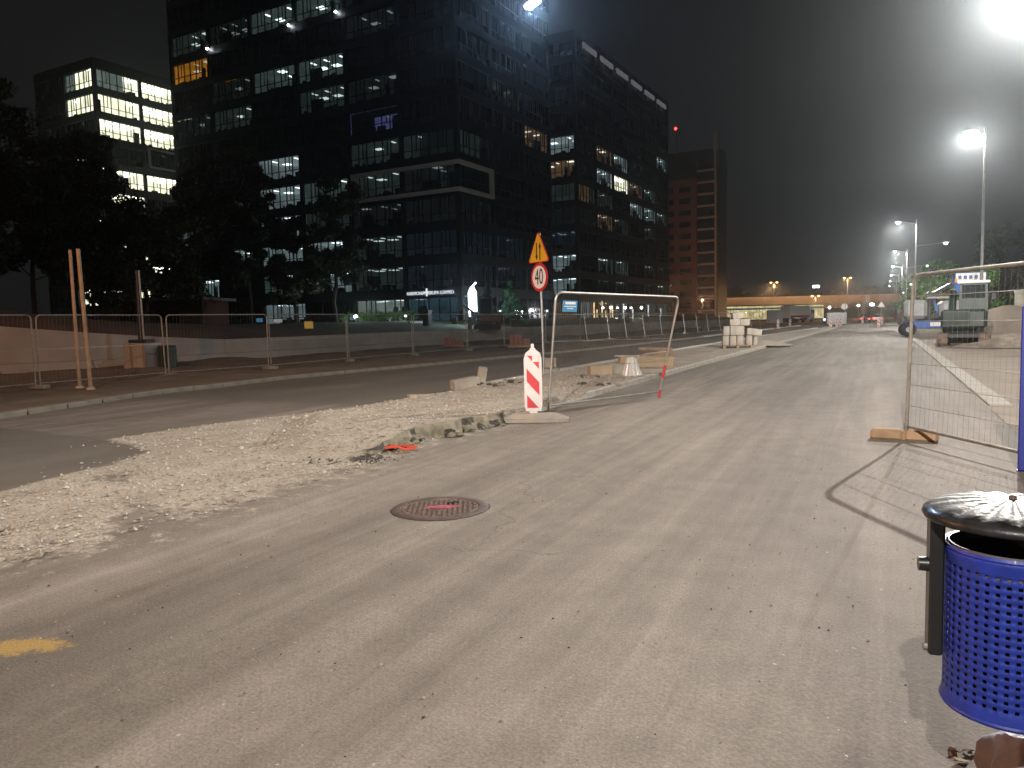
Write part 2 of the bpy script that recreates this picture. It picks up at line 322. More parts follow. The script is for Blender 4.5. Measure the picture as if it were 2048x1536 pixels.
# ------------------------------------------------------------------ lamps
def lamp_light(name, loc, power, col, parent=None, cap=0.40, size=0.06, side=0.0):
    """street luminaire: wide (batwing) distribution that lights the road evenly, nothing above the horizontal"""
    ld = bpy.data.lights.new(name, 'POINT'); ld.energy = power; ld.color = col; ld.shadow_soft_size = size; ld.use_nodes = True
    t = ld.node_tree; e = t.nodes['Emission']; tc = t.nodes.new('ShaderNodeTexCoord'); sp = t.nodes.new('ShaderNodeSeparateXYZ')
    t.links.new(tc.outputs['Normal'], sp.inputs[0])
    def mth(op, a, b):
        x = t.nodes.new('ShaderNodeMath'); x.operation = op
        for i, q in enumerate((a, b)):
            if isinstance(q, (int, float)): x.inputs[i].default_value = q
            else: t.links.new(q, x.inputs[i])
        return x.outputs[0]
    c = mth('MULTIPLY', sp.outputs['Z'], -1.0)
    m_ = mth('MAXIMUM', c, cap)
    st = mth('DIVIDE', 1.0, mth('POWER', m_, 3.0))
    mr = t.nodes.new('ShaderNodeMapRange'); mr.interpolation_type = 'SMOOTHSTEP'; mr.inputs['From Min'].default_value = 0.0; mr.inputs['From Max'].default_value = 0.30
    mr.inputs['To Min'].default_value = 0.0025
    t.links.new(c, mr.inputs[0]); st = mth('MULTIPLY', st, mr.outputs[0])
    if side:      # side cut-off: little light is thrown far across the road
        m2 = t.nodes.new('ShaderNodeMapRange'); m2.interpolation_type = 'SMOOTHSTEP'; m2.inputs['From Min'].default_value = -.90; m2.inputs['From Max'].default_value = -.34
        m2.inputs['To Min'].default_value = side; t.links.new(sp.outputs['X'], m2.inputs[0]); st = mth('MULTIPLY', st, m2.outputs[0])
    t.links.new(st, e.inputs['Strength'])
    o = bpy.data.objects.new(name, ld); COL.objects.link(o)
    if parent: o.parent = parent
    o.location = loc; return o
def street_lamp(pos, H, arm, label, power, col, lens, armdir=(-1, 0), second=None, group='street lamps along the road', steel='lampsteel', top=0.25, head=0.62, cutoff=0.015, thin=1.0):
    t = thing('street_lamp', label, 'street lamp', pos, 0, group)
    MB().lathe([(0.0, 0), (0.17 * thin, 0), (0.17 * thin, 0.9), (0.09 * thin, 1.0)], 12).tube((0, 0, 0.9), (0, 0, H + top), 0.088 * thin, 0.048 * thin, 10).build('pole', M[steel], t, True)
    a = Vector((armdir[0], armdir[1], 0)).normalized(); e = a * arm + Vector((0, 0, H + 0.12))
    MB().tube((0, 0, H - 0.12), tuple(e), 0.035, 0.03, 8).build('arm', M[steel], t, True)
    side = Vector((-a.y, a.x, 0))
    def luminaire(e, a, ll, name='lamp_head'):
        side = Vector((-a.y, a.x, 0)); q = e - a * 0.1
        T = Matrix(((a.x, side.x, 0, q.x), (a.y, side.y, 0, q.y), (0, 0, 1, q.z), (0, 0, 0, 1)))
        hd = MB().bbox((head / 2, 0, 0.02), (head, head * 0.46, 0.09), 0.03, 0, T).build(name, M[steel], t)
        MB().lathe([(0, -0.15), (head * 0.13, -0.135), (head * 0.19, -0.08), (head * 0.20, -0.02)], 14, 0, (head * 0.55, 0, 0), T).build('lens', M[ll], hd, True)
        return q + a * (head * 0.55)
    p = luminaire(e, a, lens)
    if power: lamp_light('lamp_light', p + Vector((0, 0, -0.24)), power, col, t, side=cutoff)
    if second:
        e2 = -a * second[0] + Vector((0, 0, second[1])); MB().tube((0, 0, second[1] - 0.15), tuple(e2), 0.028, 0.024, 8).build('arm', M[steel], t, True)
        p2 = luminaire(e2, -a, 'lensfar')
    return t
LC = (1.0, 0.94, 0.855)     # neutral white LED road light
# ------------------------------------------------------------------ ground, roads, median
FARK = [(-14.2, 4), (-14.6, 8.4), (-15.9, 12.7), (-16.1, 18), (-15.0, 25.4), (-14.1, 33.5), (-13.4, 42), (-12.4, 68), (-10.8, 120), (-9.5, 200), (-8, 330)]
MEDL = [(-8.9, 8), (-8.75, 16), (-8.9, 31), (-8.8, 39), (-8.4, 56), (-6.6, 94)]
NEARK = [(-5.35, 10), (-5.3, 14.3), (-5.2, 31.5), (-4.95, 60), (-4.6, 95), (-4.2, 200)]
RE = 1.57
gm = MB(); gm.quad((-900, -300, -0.35), (900, -300, -0.35), (900, 1900, -0.35), (-900, 1900, -0.35)); struct('ground', gm.mesh('ground', M['dirt']))
def inpoly(x, y, P):
    c = False; j = len(P) - 1
    for i in range(len(P)):
        if (P[i][1] > y) != (P[j][1] > y) and x < (P[j][0] - P[i][0]) * (y - P[i][1]) / (P[j][1] - P[i][1]) + P[i][0]: c = not c
        j = i
    return c
def segd(x, y, P):
    d = 1e9
    for i in range(len(P)):
        a, b = P[i - 1], P[i]; dx, dy = b[0] - a[0], b[1] - a[1]; L2 = dx * dx + dy * dy or 1e-9
        t = max(0, min(1, ((x - a[0]) * dx + (y - a[1]) * dy) / L2)); d = min(d, math.hypot(x - a[0] - t * dx, y - a[1] - t * dy))
    return d
PATCH = [(-9.4, 0.4), (-7.79, 4.43), (-8.06, 5.38), (-8.33, 6.28), (-8.48, 6.69), (-9.05, 6.92), (-10.11, 7.28), (-10.01, 8.37), (-9.53, 10.2), (-9.13, 11.65), (-8.9, 13.4), (-5.6, 13.0), (-5.2, 10), (-5.4, 8.2), (-5.05, 6.8), (-5.15, 6.2), (-5.2, 5.4), (-5.15, 4.5), (-5.2, 3.7), (-5.4, 2.9), (-6.5, 0.4)]
FRESH = [(-13.5, 7.6), (-10.3, 7.25), (-9.05, 6.9), (-8.5, 6.65), (-8.3, 6.2), (-8.05, 5.3), (-7.8, 4.4), (-8.6, 3), (-12.5, 3.5)]
def sd(x, y, P):
    d = segd(x, y, P); return d if inpoly(x, y, P) else -d
ys = [-14.0]
while ys[-1] < 330: ys.append(ys[-1] + (0.16 if ys[-1] < 13.9 else 0.16 + (ys[-1] - 13.9) * 0.035) if ys[-1] > 0.8 else ys[-1] + 0.6)
NX = 130
rv, rf, ag, af, ap = [], [], [], [], []
for y in ys:
    xl = pl(FARK, y)
    for i in range(NX + 1):
        x = lerp(xl, RE, i / NX)
        z = 0.012 * noise.noise(Vector((x * 0.5, y * 0.5, 0)))
        near = y < 14.5
        z *= max(0, min(1, (math.hypot(x + 3.33, y - 5.4) - .5) / .5))
        gr = max(0, min(1, 0.5 + (sd(x, y, PATCH) / (0.16 if x < -7.6 and y > 3.6 else 1.5)) * 0.5)) if near else 0.0
        if near and -8.3 < x < -5 and 3.4 < y < 6.2:   # worn trails through the gravel
            gr -= 0.35 * max(0, 1 - abs((x + 6.6) * 0.6 + (y - 4.9)) / 0.35)
        if near: gr = max(gr, 0.34 * max(0, 1 - abs(x + 4.4) / 1.6) * max(0, 1 - abs(y - 6) / 6))
        # stone dust along the kerb and left lane edge
        gr = max(gr, 0.42 * max(0, 1 - abs(x - pl(NEARK, y) - 0.1) / 0.5))
        fr = 0.0
        if x < pl(MEDL, y) + 0.2 and y > 9.5: fr = max(0.0, min(1.0, (pl(MEDL, y) - x) / 0.6 + 0.3)) * min(1.0, max(0.0, (y - 9.5) / 5.0))
        if near: fr = max(fr, max(0, min(1, 0.5 + sd(x, y, FRESH) / 0.12)))
        if x < -9 and y < 9: fr = max(fr, 0.25)
        if near: fr = max(fr, 0.52 * max(0, min(1, (-1.2 - x - 0.25 * y + .9) / 2.2)) * max(0, min(1, (5.2 - y) / 1.6)) * (1 - min(1, gr * 1.6)))
        pt = max(0, 1 - math.hypot((x + 3.86) / 0.42, ((y - 2.2) - (x + 3.86) * 0.35) / 0.17)) * 1.6 if y < 4 else 0
        rv.append((x, y, z)); ag.append(gr); af.append(fr); ap.append(pt)
for j in range(len(ys) - 1):
    for i in range(NX):
        a = j * (NX + 1) + i; rf.append((a, a + 1, a + NX + 2, a + NX + 1))
me = bpy.data.meshes.new('road'); me.from_pydata(rv, [], rf); me.materials.append(M['road'])
for nm, dat in (('gravel', ag), ('fresh', af), ('paint', ap)):
    at_ = me.attributes.new(nm, 'FLOAT', 'POINT'); at_.data.foreach_set('value', dat)
struct('road', me)

# median of crushed stone, with a broken front edge
def med_right(y):
    if y < 10.6: return pl([(-5.62, 6.6), (-5.5, 7.6), (-5.55, 8.1), (-5.6, 8.6), (-5.32, 9.0), (-5.42, 9.5), (-5.2, 10.2), (-5.3, 10.6)], y) + 0.05 * noise.noise(Vector((y * 5, 3.1, 0)))
    return pl(NEARK, y) - 0.02
def med_z(x, y, xl, xr):
    h = (0.14 + .05 * math.exp(-((y - 9.2) / 1.3) ** 2)) * max(0, min(1, (y - 6.7) / 1.3)) ** 0.8
    if 10.6 < y < 14.2: h *= 0.6 + 0.4 * min(1, max(0, (xr - x) / 0.8))
    h *= max(0.12, min(1, (x - xl) / 0.7))
    fade = min(1, max(0, (y - 6.7) / .8)); h += fade * 0.025 * noise.noise(Vector((x * 1.3, y * 1.3, 5))) + fade * 0.012 * noise.noise(Vector((x * 5, y * 5, 2)))
    return max(0.004, h - .03 * (1 - fade))
mv, mf, mg = [], [], []
my = [6.7]
while my[-1] < 95: my.append(my[-1] + (0.09 if my[-1] < 16 else 0.2 if my[-1] < 40 else 0.8))
MX = 44
for y in my:
    xl, xr = pl(MEDL, y), med_right(y)
    k = min(1, max(0, (y - 6.7) / 3.0)); xl = lerp(xr - 1.2, xl, k)
    mv.append((xl, y, -0.03)); mg.append(1)
    for i in range(MX + 1):
        x = lerp(xl, xr, i / MX); mv.append((x, y, med_z(x, y, xl, xr))); mg.append(0.95)
    jag = 1.0 if y < 11.6 else 0.2
    mv.append((xr + jag * (0.03 + 0.10 * noise.noise(Vector((y * 6, 1, 9)))), y, max(.01, mv[-1][2] * (0.55 + jag * .5 * noise.noise(Vector((y * 9, 4, 2))))))); mg.append(.9)
    mv.append((xr + 0.06 + jag * 0.10 * noise.noise(Vector((y * 4, 1, 19))), y, -0.03)); mg.append(.9)
for j in range(len(my) - 1):
    for i in range(MX + 3):
        a = j * (MX + 4) + i; mf.append((a, a + 1, a + MX + 5, a + MX + 4))
me = bpy.data.meshes.new('median'); me.from_pydata(mv, [], mf); me.materials.append(M['road']); me.materials.append(M['brokenstone']); me.materials.append(M['asphaltchunk'])
me.attributes.new('gravel', 'FLOAT', 'POINT').data.foreach_set('value', mg)
for j in range(len(my) - 1):
    if my[j] < 11.4 + .3 * noise.noise(Vector((my[j] * 9, 0, 0))):
        for i in (MX - 1, MX, MX + 1, MX + 2):
            q = noise.noise(Vector((my[j] * 3.1, i * .9, 4)))
            if i > MX or q > .1: me.polygons[j * (MX + 3) + i].material_index = 2 if q < -.22 else 1
struct('median', me)

# kerbs: one stone per metre
def stone_mesh(name, w, h, l, m):
    return MB().bbox((0, 0, h / 2 - 0.05), (w, l - 0.012, h + 0.1), 0.02).mesh(name, m)
def kerb_line(label, line, y0, y1, w, h, l, off, m, z=0.0, skip=()):
    root = struct('kerb', None); me = stone_mesh('kerb_stone', w, h, l, m); y = y0; i = 0
    while y < y1:
        xa, xb = pl(line, y), pl(line, y + l); o = obj('kerb_stone', me, root, ((xa + xb) / 2 + off + random.uniform(-.006, .006), y + l / 2, z + random.uniform(-.006, .006)))
        o.rotation_euler = (random.uniform(-.006, .006), random.uniform(-.01, .01), -math.atan2(xb - xa, l)); y += l; i += 1
        if y > 60: l = 2.0; me = bpy.data.meshes.get('kerb_stone_long') or stone_mesh('kerb_stone_long', w, h, l, m)
    return root
kerb_line('', NEARK, 14.3, 95, 0.30, 0.13, 1.0, -0.13, M['kerb'])
kerb_line('', FARK, 5.0, 120, 0.30, 0.10, 1.0, -0.14, M['olddkerb'])
kerb_line('', MEDL, 15.0, 93, 0.16, 0.115, 1.0, 0.06, M['kerb'])

# left verge of dirt between the carriageway and the wall, lumpy
vv, vf = [], []; vys = [-14 + 0.55 * i for i in range(250)]; VX = 40
for y in vys:
    xl, xr = -29.0, pl(FARK, y) - 0.28
    for i in range(VX + 1):
        x = lerp(xl, xr, i / VX); e = min(1, (xr - x) / 1.0)
        z = 0.03 + e * (0.10 * noise.noise(Vector((x * .5, y * .5, 3))) + 0.16 * max(0, noise.noise(Vector((x * .28, y * .2, 8))))) + 0.02 * noise.noise(Vector((x * 2, y * 2, 1)))
        if x < -22: z += 0.18 * min(1, (-22 - x) / 4) * (0.6 + noise.noise(Vector((x * .3, y * .25, 12))))
        vv.append((x, y, z))
for j in range(len(vys) - 1):
    for i in range(VX):
        a = j * (VX + 1) + i; vf.append((a, a + 1, a + VX + 2, a + VX + 1))
me = bpy.data.meshes.new('verge'); me.from_pydata(vv, [], vf); me.materials.append(M['dirt']); me.polygons.foreach_set('use_smooth', [True] * len(vf)); struct('verge', me)
def verge_z(x, y): return 0.1

# right hand ground beyond the road edge
sv, sf = [], []; sxs = [RE + 0.0, 2.2, 3, 4, 5.2, 7, 9, 12, 16, 22, 40, 90]; sys_ = [-14 + 1.2 * i for i in range(130)] + [160, 200, 260, 330]
for y in sys_:
    for k, x in enumerate(sxs):
        z = 0.0 + (0.05 * noise.noise(Vector((x * .4, y * .4, 7))) if k else 0)
        if x > 7: z += 0.02 * (x - 7)
        sv.append((x + 0.004, y, z))
n_ = len(sxs)
for j in range(len(sys_) - 1):
    for i in range(n_ - 1):
        a = j * n_ + i; sf.append((a, a + 1, a + n_ + 1, a + n_))
me = bpy.data.meshes.new('pavement'); me.from_pydata(sv, [], sf); me.materials.append(M['sand']); me.polygons.foreach_set('use_smooth', [True] * len(sf)); struct('pavement', me)
# flush concrete gutter slabs along the right edge
root = struct('gutter', None); sl = MB().bbox((0, 0, 0), (0.34, 0.985, 0.12), 0.012).mesh('gutter_slab', M['concrete'])
y = 14.5
while y < 90:
    o = obj('gutter_slab', sl, root, (RE + 0.20, y + .5, -0.03 + random.uniform(-.006, .006))); y += 1.0

# loose crushed stones (uncountable)
def pebbles(name, pts, m, smin, smax):
    b = MB()
    for (x, y, z) in pts:
        s = random.uniform(smin, smax); a = random.random() * 6.28
        T = Matrix.Translation((x, y, z + s * 0.25)) @ Matrix.Rotation(a, 4, 'Z') @ Matrix.Diagonal((s * random.uniform(.7, 1.3), s, s * random.uniform(.45, .8), 1))
        vs_ = [(random.uniform(.35, .6) * math.cos(k * 1.2566), random.uniform(.35, .6) * math.sin(k * 1.2566), random.uniform(-.3, 0.1)) for k in range(5)] + [(random.uniform(-.15, .15), random.uniform(-.15, .15), .5)]
        b.add(vs_, [(k, (k + 1) % 5, 5) for k in range(5)], random.randrange(len(m)), T)
    o = b.build(name, m); o['kind'] = 'stuff'; return o
pts = []
while len(pts) < 9000:
    y = random.uniform(3.0, 24) ** 1.0; x = random.uniform(-10, -4.6)
    if y > 7.2:
        xl, xr = pl(MEDL, y), med_right(y)
        k = min(1, max(0, (y - 6.7) / 3.0)); xl2 = lerp(xr - 1.2, xl, k)
        if not (xl2 < x < xr): 
            if inpoly(x, y, PATCH): pts.append((x, y, 0.0))
            continue
        pts.append((x, y, med_z(x, y, xl2, xr)))
    else:
        d = sd(x, y, PATCH)
        if d > 0 or random.random() < math.exp(d / 0.25) * 0.3: pts.append((x, y, 0.0))
M['peb1'] = mat('pebble_pale', (0.50, 0.46, 0.40), 0.9, var=0.2, scale=3)
M['peb2'] = mat('pebble_grey', (0.33, 0.29, 0.25), 0.9, var=0.2, scale=3)
M['peb3'] = mat('pebble_warm', (0.42, 0.33, 0.24), 0.9, var=0.2, scale=3)
pts2 = [p_ for p_ in pts if random.random() < .025]
pebbles('coarse_stone', pts2, [M['peb1'], M['peb2'], M['peb3']], 0.045, 0.08)
pebbles('crushed_stone', pts, [M['peb1'], M['peb2'], M['peb3']], 0.012, 0.05)
pts = []
for _ in range(1500):
    pts.append((random.uniform(-5, 1.5), random.uniform(1.0, 12) , 0.0))
for _ in range(260): pts.append((random.gauss(-5.45, .35), random.gauss(7.15, .25), 0.0))
pebbles('road_grit', pts, [M['peb1'], M['peb2'], M['peb3'], M['peb2'], M['peb1'], M['asphaltchunk']], 0.005, 0.018)
# lumps of broken asphalt and road base along the torn edge: one thing each
for i in range(34):
    y = random.uniform(7.2, 10.4); x = med_right(y) + random.uniform(-0.05, 0.16); s = random.uniform(0.06, 0.2)
    b = MB(); b.lathe([(0.0, -.3), (.42, -.18), (.55, .1), (.3, .42), (0, .5)], 7)
    b.v = [(vx * s * random.uniform(.75, 1.25), vy * s * random.uniform(.75, 1.25), vz * s * random.uniform(.6, .9) + s * .2) for vx, vy, vz in b.v]
    o = b.build('broken_lump', M['brokenstone'] if random.random() < .62 else M['asphaltchunk']); o.location = (x, y, 0); o.rotation_euler.z = random.random() * 6
    tag(o, 'lump of broken road base lying along the torn edge of the stone median', 'rubble', 'lumps along the torn median edge')
# dark asphalt crumbs in the pothole at the end of the median
pts = [(random.gauss(-5.75, .28), random.gauss(7.15, .12), 0.004) for _ in range(700)]
pebbles('asphalt_crumbs', pts, [M['asphaltchunk']], 0.012, 0.05)
# ------------------------------------------------------------------ manhole cover
t = thing('manhole_cover', 'round rusty cast iron manhole cover with pink spray paint set in the asphalt', 'manhole cover', (-3.33, 5.40, 0.001), 0.5)
MB().lathe([(0.405, -0.03), (0.41, 0.004), (0.395, 0.010), (0.335, 0.010), (0.332, -0.01)], 48).build('frame_ring', M['castiron'], t, True)
MB().lathe([(0.0, 0.0), (0.325, 0.0), (0.328, -0.02)], 48).build('lid', M['castiron'], t)
b = MB()
for i in range(-7, 8):
    for j in range(-8, 9):
        x, y = i * 0.042, j * 0.037 + (0.018 if i % 2 else 0)
        d = math.hypot(x, y)
        if d < 0.295 and d > 0.10: b.box((x, y, 0.004), (0.020, 0.027, 0.010), 0, 0.35 if (i + j) % 2 else -0.35)
b.lathe([(0.304, 0.0), (0.306, 0.009), (0.320, 0.009), (0.322, 0.0)], 40).lathe([(0.088, 0.0), (0.09, 0.006), (0.10, 0.006), (0.102, 0)], 28)
o = b.build('tread', M['castlight'], t); o['kind'] = 'stuff'
b = MB()
for k in range(7):
    a = R(-30 + 12 * k); x0, y0 = -0.08 + 0.03 * k, 0.02 + 0.015 * math.sin(k * 2)
    b.prism([(x0 - .07, y0 - .02), (x0, y0 - .04), (x0 + .08, y0 + .0), (x0 + .03, y0 + .035), (x0 - .05, y0 + .02)], 0.001, 0.0075 + .0004 * k)
b.build('paint_mark', M['pinkpaint'], t, )
MB().box((0.10, 0.16, 0.006), (0.09, 0.035, 0.012), 0, 0.4).build('keyhole', M['black'], t)
b = MB()
for k in range(26):
    a = k * .2417; r0 = .405; r1 = .415 + .035 * random.random(); a2 = a + .25
    b.quad((r0 * math.cos(a), r0 * math.sin(a), .0025), (r1 * math.cos(a), r1 * math.sin(a), -.004), (r1 * math.cos(a2), r1 * math.sin(a2), -.004), (r0 * math.cos(a2), r0 * math.sin(a2), .0025))
b.build('mortar_collar', M['asphaltchunk'], t)

# ------------------------------------------------------------------ guide boards (traffic delineators)
def guide_board(pos, rz, label, detail=True, group='striped guide boards'):
    t = thing('guide_board', label, 'guide board', pos, rz, group)
    b = MB()
    if detail:
        b.prism([(-.52, -.17), (-.40, -.215), (.40, -.215), (.55, -.15), (.55, .13), (.40, .215), (-.40, .215), (-.52, .15)], 0.0, 0.05)
        b.add([(-.50, -.16, .05), (.53, -.14, .05), (.53, .12, .05), (-.50, .14, .05), (-.30, -.11, .125), (.33, -.11, .125), (.33, .10, .125), (-.30, .10, .125)], [(4, 5, 6, 7), (0, 1, 5, 4), (1, 2, 6, 5), (2, 3, 7, 6), (3, 0, 4, 7)])
    else: b.box((0, 0, .05), (.8, .4, .1), 0, 0, None, .8)
    b.build('base', M['rubber'], t)
    z0, z1, hw = 0.16, 1.12, 0.138
    bw = 0.118
    poly = [(-bw, z0), (bw, z0), (hw, z0 + .10), (hw, z1 - .14), (bw * .93, z1 - .05), (.045, z1), (-.045, z1), (-bw * .93, z1 - .05), (-hw, z1 - .14), (-hw, z0 + .10)]
    T = Matrix(((1, 0, 0, 0), (0, 0, 1, 0), (0, 1, 0, 0), (0, 0, 0, 1)))
    bd = MB(); bd.prism(poly, -0.03, 0.03, 0, T)
    bd.box((0, 0, z0 - .03), (.12, .05, .08)); board = bd.build('board', M['whiteplastic'], t)
    MB().box((0, 0, z1 + .045), (.045, .035, .09)).box((0, 0, z1 + .01), (.08, .05, .03)).build('lamp_spigot', M['whiteplastic'], t)
    sw = .098; za, zb = z0 + .045, z1 - .085
    MB().box((0, -.032, (za + zb) / 2), (2 * sw, .004, zb - za)).build('reflective_sheet', M['whitesheet'], board)
    # red diagonals, clipped to the sheet
    def stripe(lo):
        hgt = .205; slope = .205 / .0 if False else .22
        P = [(-sw, lo + slope), (sw, lo), (sw, lo + hgt), (-sw, lo + hgt + slope)]
        out = []
        def clip(P, inside, inter):
            o = []
            for i in range(len(P)):
                a, c = P[i - 1], P[i]
                if inside(c):
                    if not inside(a): o.append(inter(a, c))
                    o.append(c)
                elif inside(a): o.append(inter(a, c))
            return o
        for zc, sg in ((za + .006, 1), (zb - .006, -1)):
            P = clip(P, lambda p: (p[1] - zc) * sg >= 0, lambda a, c: (a[0] + (c[0] - a[0]) * (zc - a[1]) / (c[1] - a[1]), zc))
            if len(P) < 3: return None
        return P
    for k, lo in enumerate((za - .215, za + .20, za + .615)):
        P = stripe(lo)
        if P: MB().prism(P, -0.0365, -0.034, 0, T).build('red_stripe', M['red'], board)
    if detail:
        b = MB(); b.box((.045, -.0375, zb - .055), (.10, .002, .10)); b.build('sticker', M['whiteplastic'], board)
    return t
pb = g(1068, 842)
guide_board((pb.x, pb.y, 0), R(20), 'red and white striped guide board on a rubber foot beside the leaning mesh panel')

# ------------------------------------------------------------------ sign post: two way traffic and 40 limit
P = g(1085, 760); n = Vector((-0.523, -0.87, 0)).normalized(); rz = math.atan2(n.y, n.x) + math.pi / 2
t = thing('road_sign', 'thin steel post with yellow two way triangle above a round 40 speed limit sign', 'road sign', (P.x, P.y, 0.12), rz)
lean = Vector((-0.10, 0, 0))
MB().tube((0.02, 0.04, -0.1), (-0.07, 0.04, 3.75), 0.03, 0.03, 10).build('pole', M['galv'], t, True)
zc = 2.60; r = 0.375; cxx = -0.045
T = Matrix(((1, 0, 0, 0), (0, 0, 1, 0), (0, 1, 0, 0), (0, 0, 0, 1)))
def disc(b, r, y0, y1, cz, m=0, n=40, cx=0): b.prism([(cx + r * math.cos(2 * math.pi * i / n), cz + r * math.sin(2 * math.pi * i / n)) for i in range(n)], y0, y1, m, T); return b
rs = disc(MB(), r, -0.008, 0.012, zc, 0, 40, cxx).build('round_sign', M['red'], t)
disc(MB(), r * 0.80, -0.0105, -0.008, zc, 0, 40, cxx).build('white_disc', M['white'], rs)
tm = text_mesh('40', 0.47, 0.002, 'number', M['black'])
o = obj('number', tm, rs, (cxx, -0.0132, zc - 0.005)); o.rotation_euler = (R(90), 0, 0); o.scale = (0.82, 1.25, 1)
def rtri(s, cz, cx=0, rad=0.05):
    h = s * math.sqrt(3) / 2; V = [(cx - s / 2, cz - h / 3), (cx + s / 2, cz - h / 3), (cx, cz + 2 * h / 3)]; out = []
    for i in range(3):
        p = Vector(V[i]); a = (Vector(V[i - 1]) - p).normalized(); c = (Vector(V[(i + 1) % 3]) - p).normalized()
        d = rad / math.tan(R(30)); A, B_ = p + a * d, p + c * d; ctr = p + (a + c).normalized() * (rad / math.sin(R(30)))
        for q in range(6):
            v = (A - ctr).lerp(B_ - ctr, q / 5).normalized() * rad + ctr; out.append((v.x, v.y))
    return out
zt = zc + r + 0.29; cx2 = -0.06
ts = MB().prism(rtri(0.96, zt, cx2), -0.008, 0.012, 0, T).build('triangle_sign', M['red'], t)
MB().prism(rtri(0.88, zt, cx2, .045), -0.0105, -0.008, 0, T).build('yellow_face', M['yellow'], ts)
for dx, up in ((-0.075, False), (0.075, True)):
    b = MB(); x = cx2 + dx; lo, hi = zt - .22, zt + .24; s_ = 1 if up else -1; mid = (lo + hi) / 2; sh = .02 * s_
    tip = hi if up else lo; tail = lo if up else hi; base = tip - s_ * .13
    b.prism([(x - .024, tail), (x + .024, tail), (x + .024, base), (x + .062, base), (x, tip), (x - .062, base), (x - .024, base)][::(1 if up else -1)], -0.013, -0.0105, 0, T)
    b.build('arrow', M['black'], ts)

# ------------------------------------------------------------------ mesh fence panels
def fence_panel(BL, BR, TL, TR, label, group=None, wires=0.042, wr=0.0018, tr=0.021, hor=(0.0, .28, .52, .76), steel='galv', plaque=None, feet=True, fence_name='mesh_fence', rail=0.16, wire_n=3):
    BL, BR, TL, TR = map(Vector, (BL, BR, TL, TR)); org = Vector((BL.x, BL.y, BL.z))
    t = thing(fence_name, label, 'mesh fence', org, 0, group)
    BL, BR, TL, TR = BL - org, BR - org, TL - org, TR - org
    P = lambda u, v: (BL.lerp(BR, u)).lerp(TL.lerp(TR, u), v)
    L = (BR - BL).length; Hh = (TL - BL).length; c = 0.13
    pts = [P(0, 0), P(0, 1 - c / Hh)]
    for k in range(1, 5):
        a = k / 5 * math.pi / 2; pts.append(P((1 - math.cos(a)) * c / L, 1 - c / Hh + math.sin(a) * c / Hh))
    pts += [P(c / L, 1), P(1 - c / L, 1)]
    for k in range(1, 5):
        a = k / 5 * math.pi / 2; pts.append(P(1 - c / L + math.sin(a) * c / L, 1 - (1 - math.cos(a)) * c / Hh))
    pts += [P(1, 1 - c / Hh), P(1, 0)]
    MB().path(pts, tr, 8).build('tube_frame', M[steel], t, True)
    vr = rail / Hh
    MB().tube(P(0, vr), P(1, vr), tr * .9, None, 8).build('bottom_rail', M[steel], t, True)
    b = MB(); nw = int(L / wires)
    for i in range(1, nw):
        u = i / nw; b.tube(P(u, vr), P(u, 1 - (0.0 if c / L < u < 1 - c / L else .04)), wr, None, wire_n, 0, False)
    o = b.build('wire_mesh', M['wire'], t); o['kind'] = 'stuff'
    for h in hor:
        if h: MB().tube(P(0, lerp(vr, 1, h)), P(1, lerp(vr, 1, h)), .0045, None, 5).build('cross_wire', M['galv'], t)
    return t, P
BL = g(1096, 830); BR = g(1316, 799); BL.z = BR.z = 0.0
d_ = (BR - BL).normalized(); nn = Vector((d_.y, -d_.x, 0))
TL = BL + Vector((0, 0, 2.02)) + nn * 0.24; TR = BR + Vector((0, 0, 1.95)) + nn * 0.42 + d_ * 0.12
t, P = fence_panel(BL, BR, TL, TR, 'leaning steel mesh fence panel with a blue plaque beside the striped guide board', None, .040, .0022, .021, (0, .33, .57, .81))
# red and white tape on the far upright, blue plaque wired to the mesh
a0, a1 = P(1, .02), P(1, .10); MB().tube(a0, a1, .028, .028, 10).build('orange_sleeve', M['redplastic'], t)
a0, a1 = P(1, .22), P(1, .34); MB().tube(a0, a1, .028, .026, 10).build('red_tape', M['red'], t)
q0, q1, q2, q3 = P(.05, .845), P(.155, .845), P(.155, .935), P(.05, .935); off = nn * .012
b = MB(); b.add([tuple(q + off) for q in (q0, q1, q2, q3)] + [tuple(q + off * 1.5) for q in (q0, q1, q2, q3)], [(3, 2, 1, 0), (4, 5, 6, 7), (0, 1, 5, 4), (1, 2, 6, 5), (2, 3, 7, 6), (3, 0, 4, 7)])
pq = b.build('plaque', M['bluesign'], t)
b = MB()
for (u0, u1, v0, v1) in ((.065, .14, .905, .925), (.06, .145, .885, .892), (.08, .125, .868, .875)):
    b.quad(*[tuple(P(u, v) + off * 1.8) for u, v in ((u0, v0), (u1, v0), (u1, v1), (u0, v1))])
b.build('plaque_print', M['white'], pq)

# right hand panel standing in a concrete foot
BL = g(1812, 880); BL.z = 0.03; dr = Vector((0.93, -1.62, 0)).normalized(); BR = BL + dr * 3.45
t, P = fence_panel(BL, BR, BL + Vector((0.05, 0.03, 1.97)), BR + Vector((0.05, 0.03, 1.97)), 'steel mesh fence panel standing in a concrete foot beside the blue steel board', None, .085, .0014, .021, (0, .14, .28, .42, .7, .86), 'galvdull', rail=.14)
fb = thing('concrete_weight', 'weathered two lobed concrete fence foot under the end post of the mesh panel', 'fence foot', (BL.x, BL.y, 0), R(-5))
b = MB()
for s_ in (-1, 1): b.bbox((s_ * .19 - .02, 0, .068), (.36, .24, .135), .03)
b.bbox((-.02, 0, .06), (.10, .17, .11), .01)
b.build('concrete_block', M['wood'], fb)
MB().tube((0, 0, .13), (0, 0, .22), .028, .028, 10).build('socket', M['galvdull'], fb)

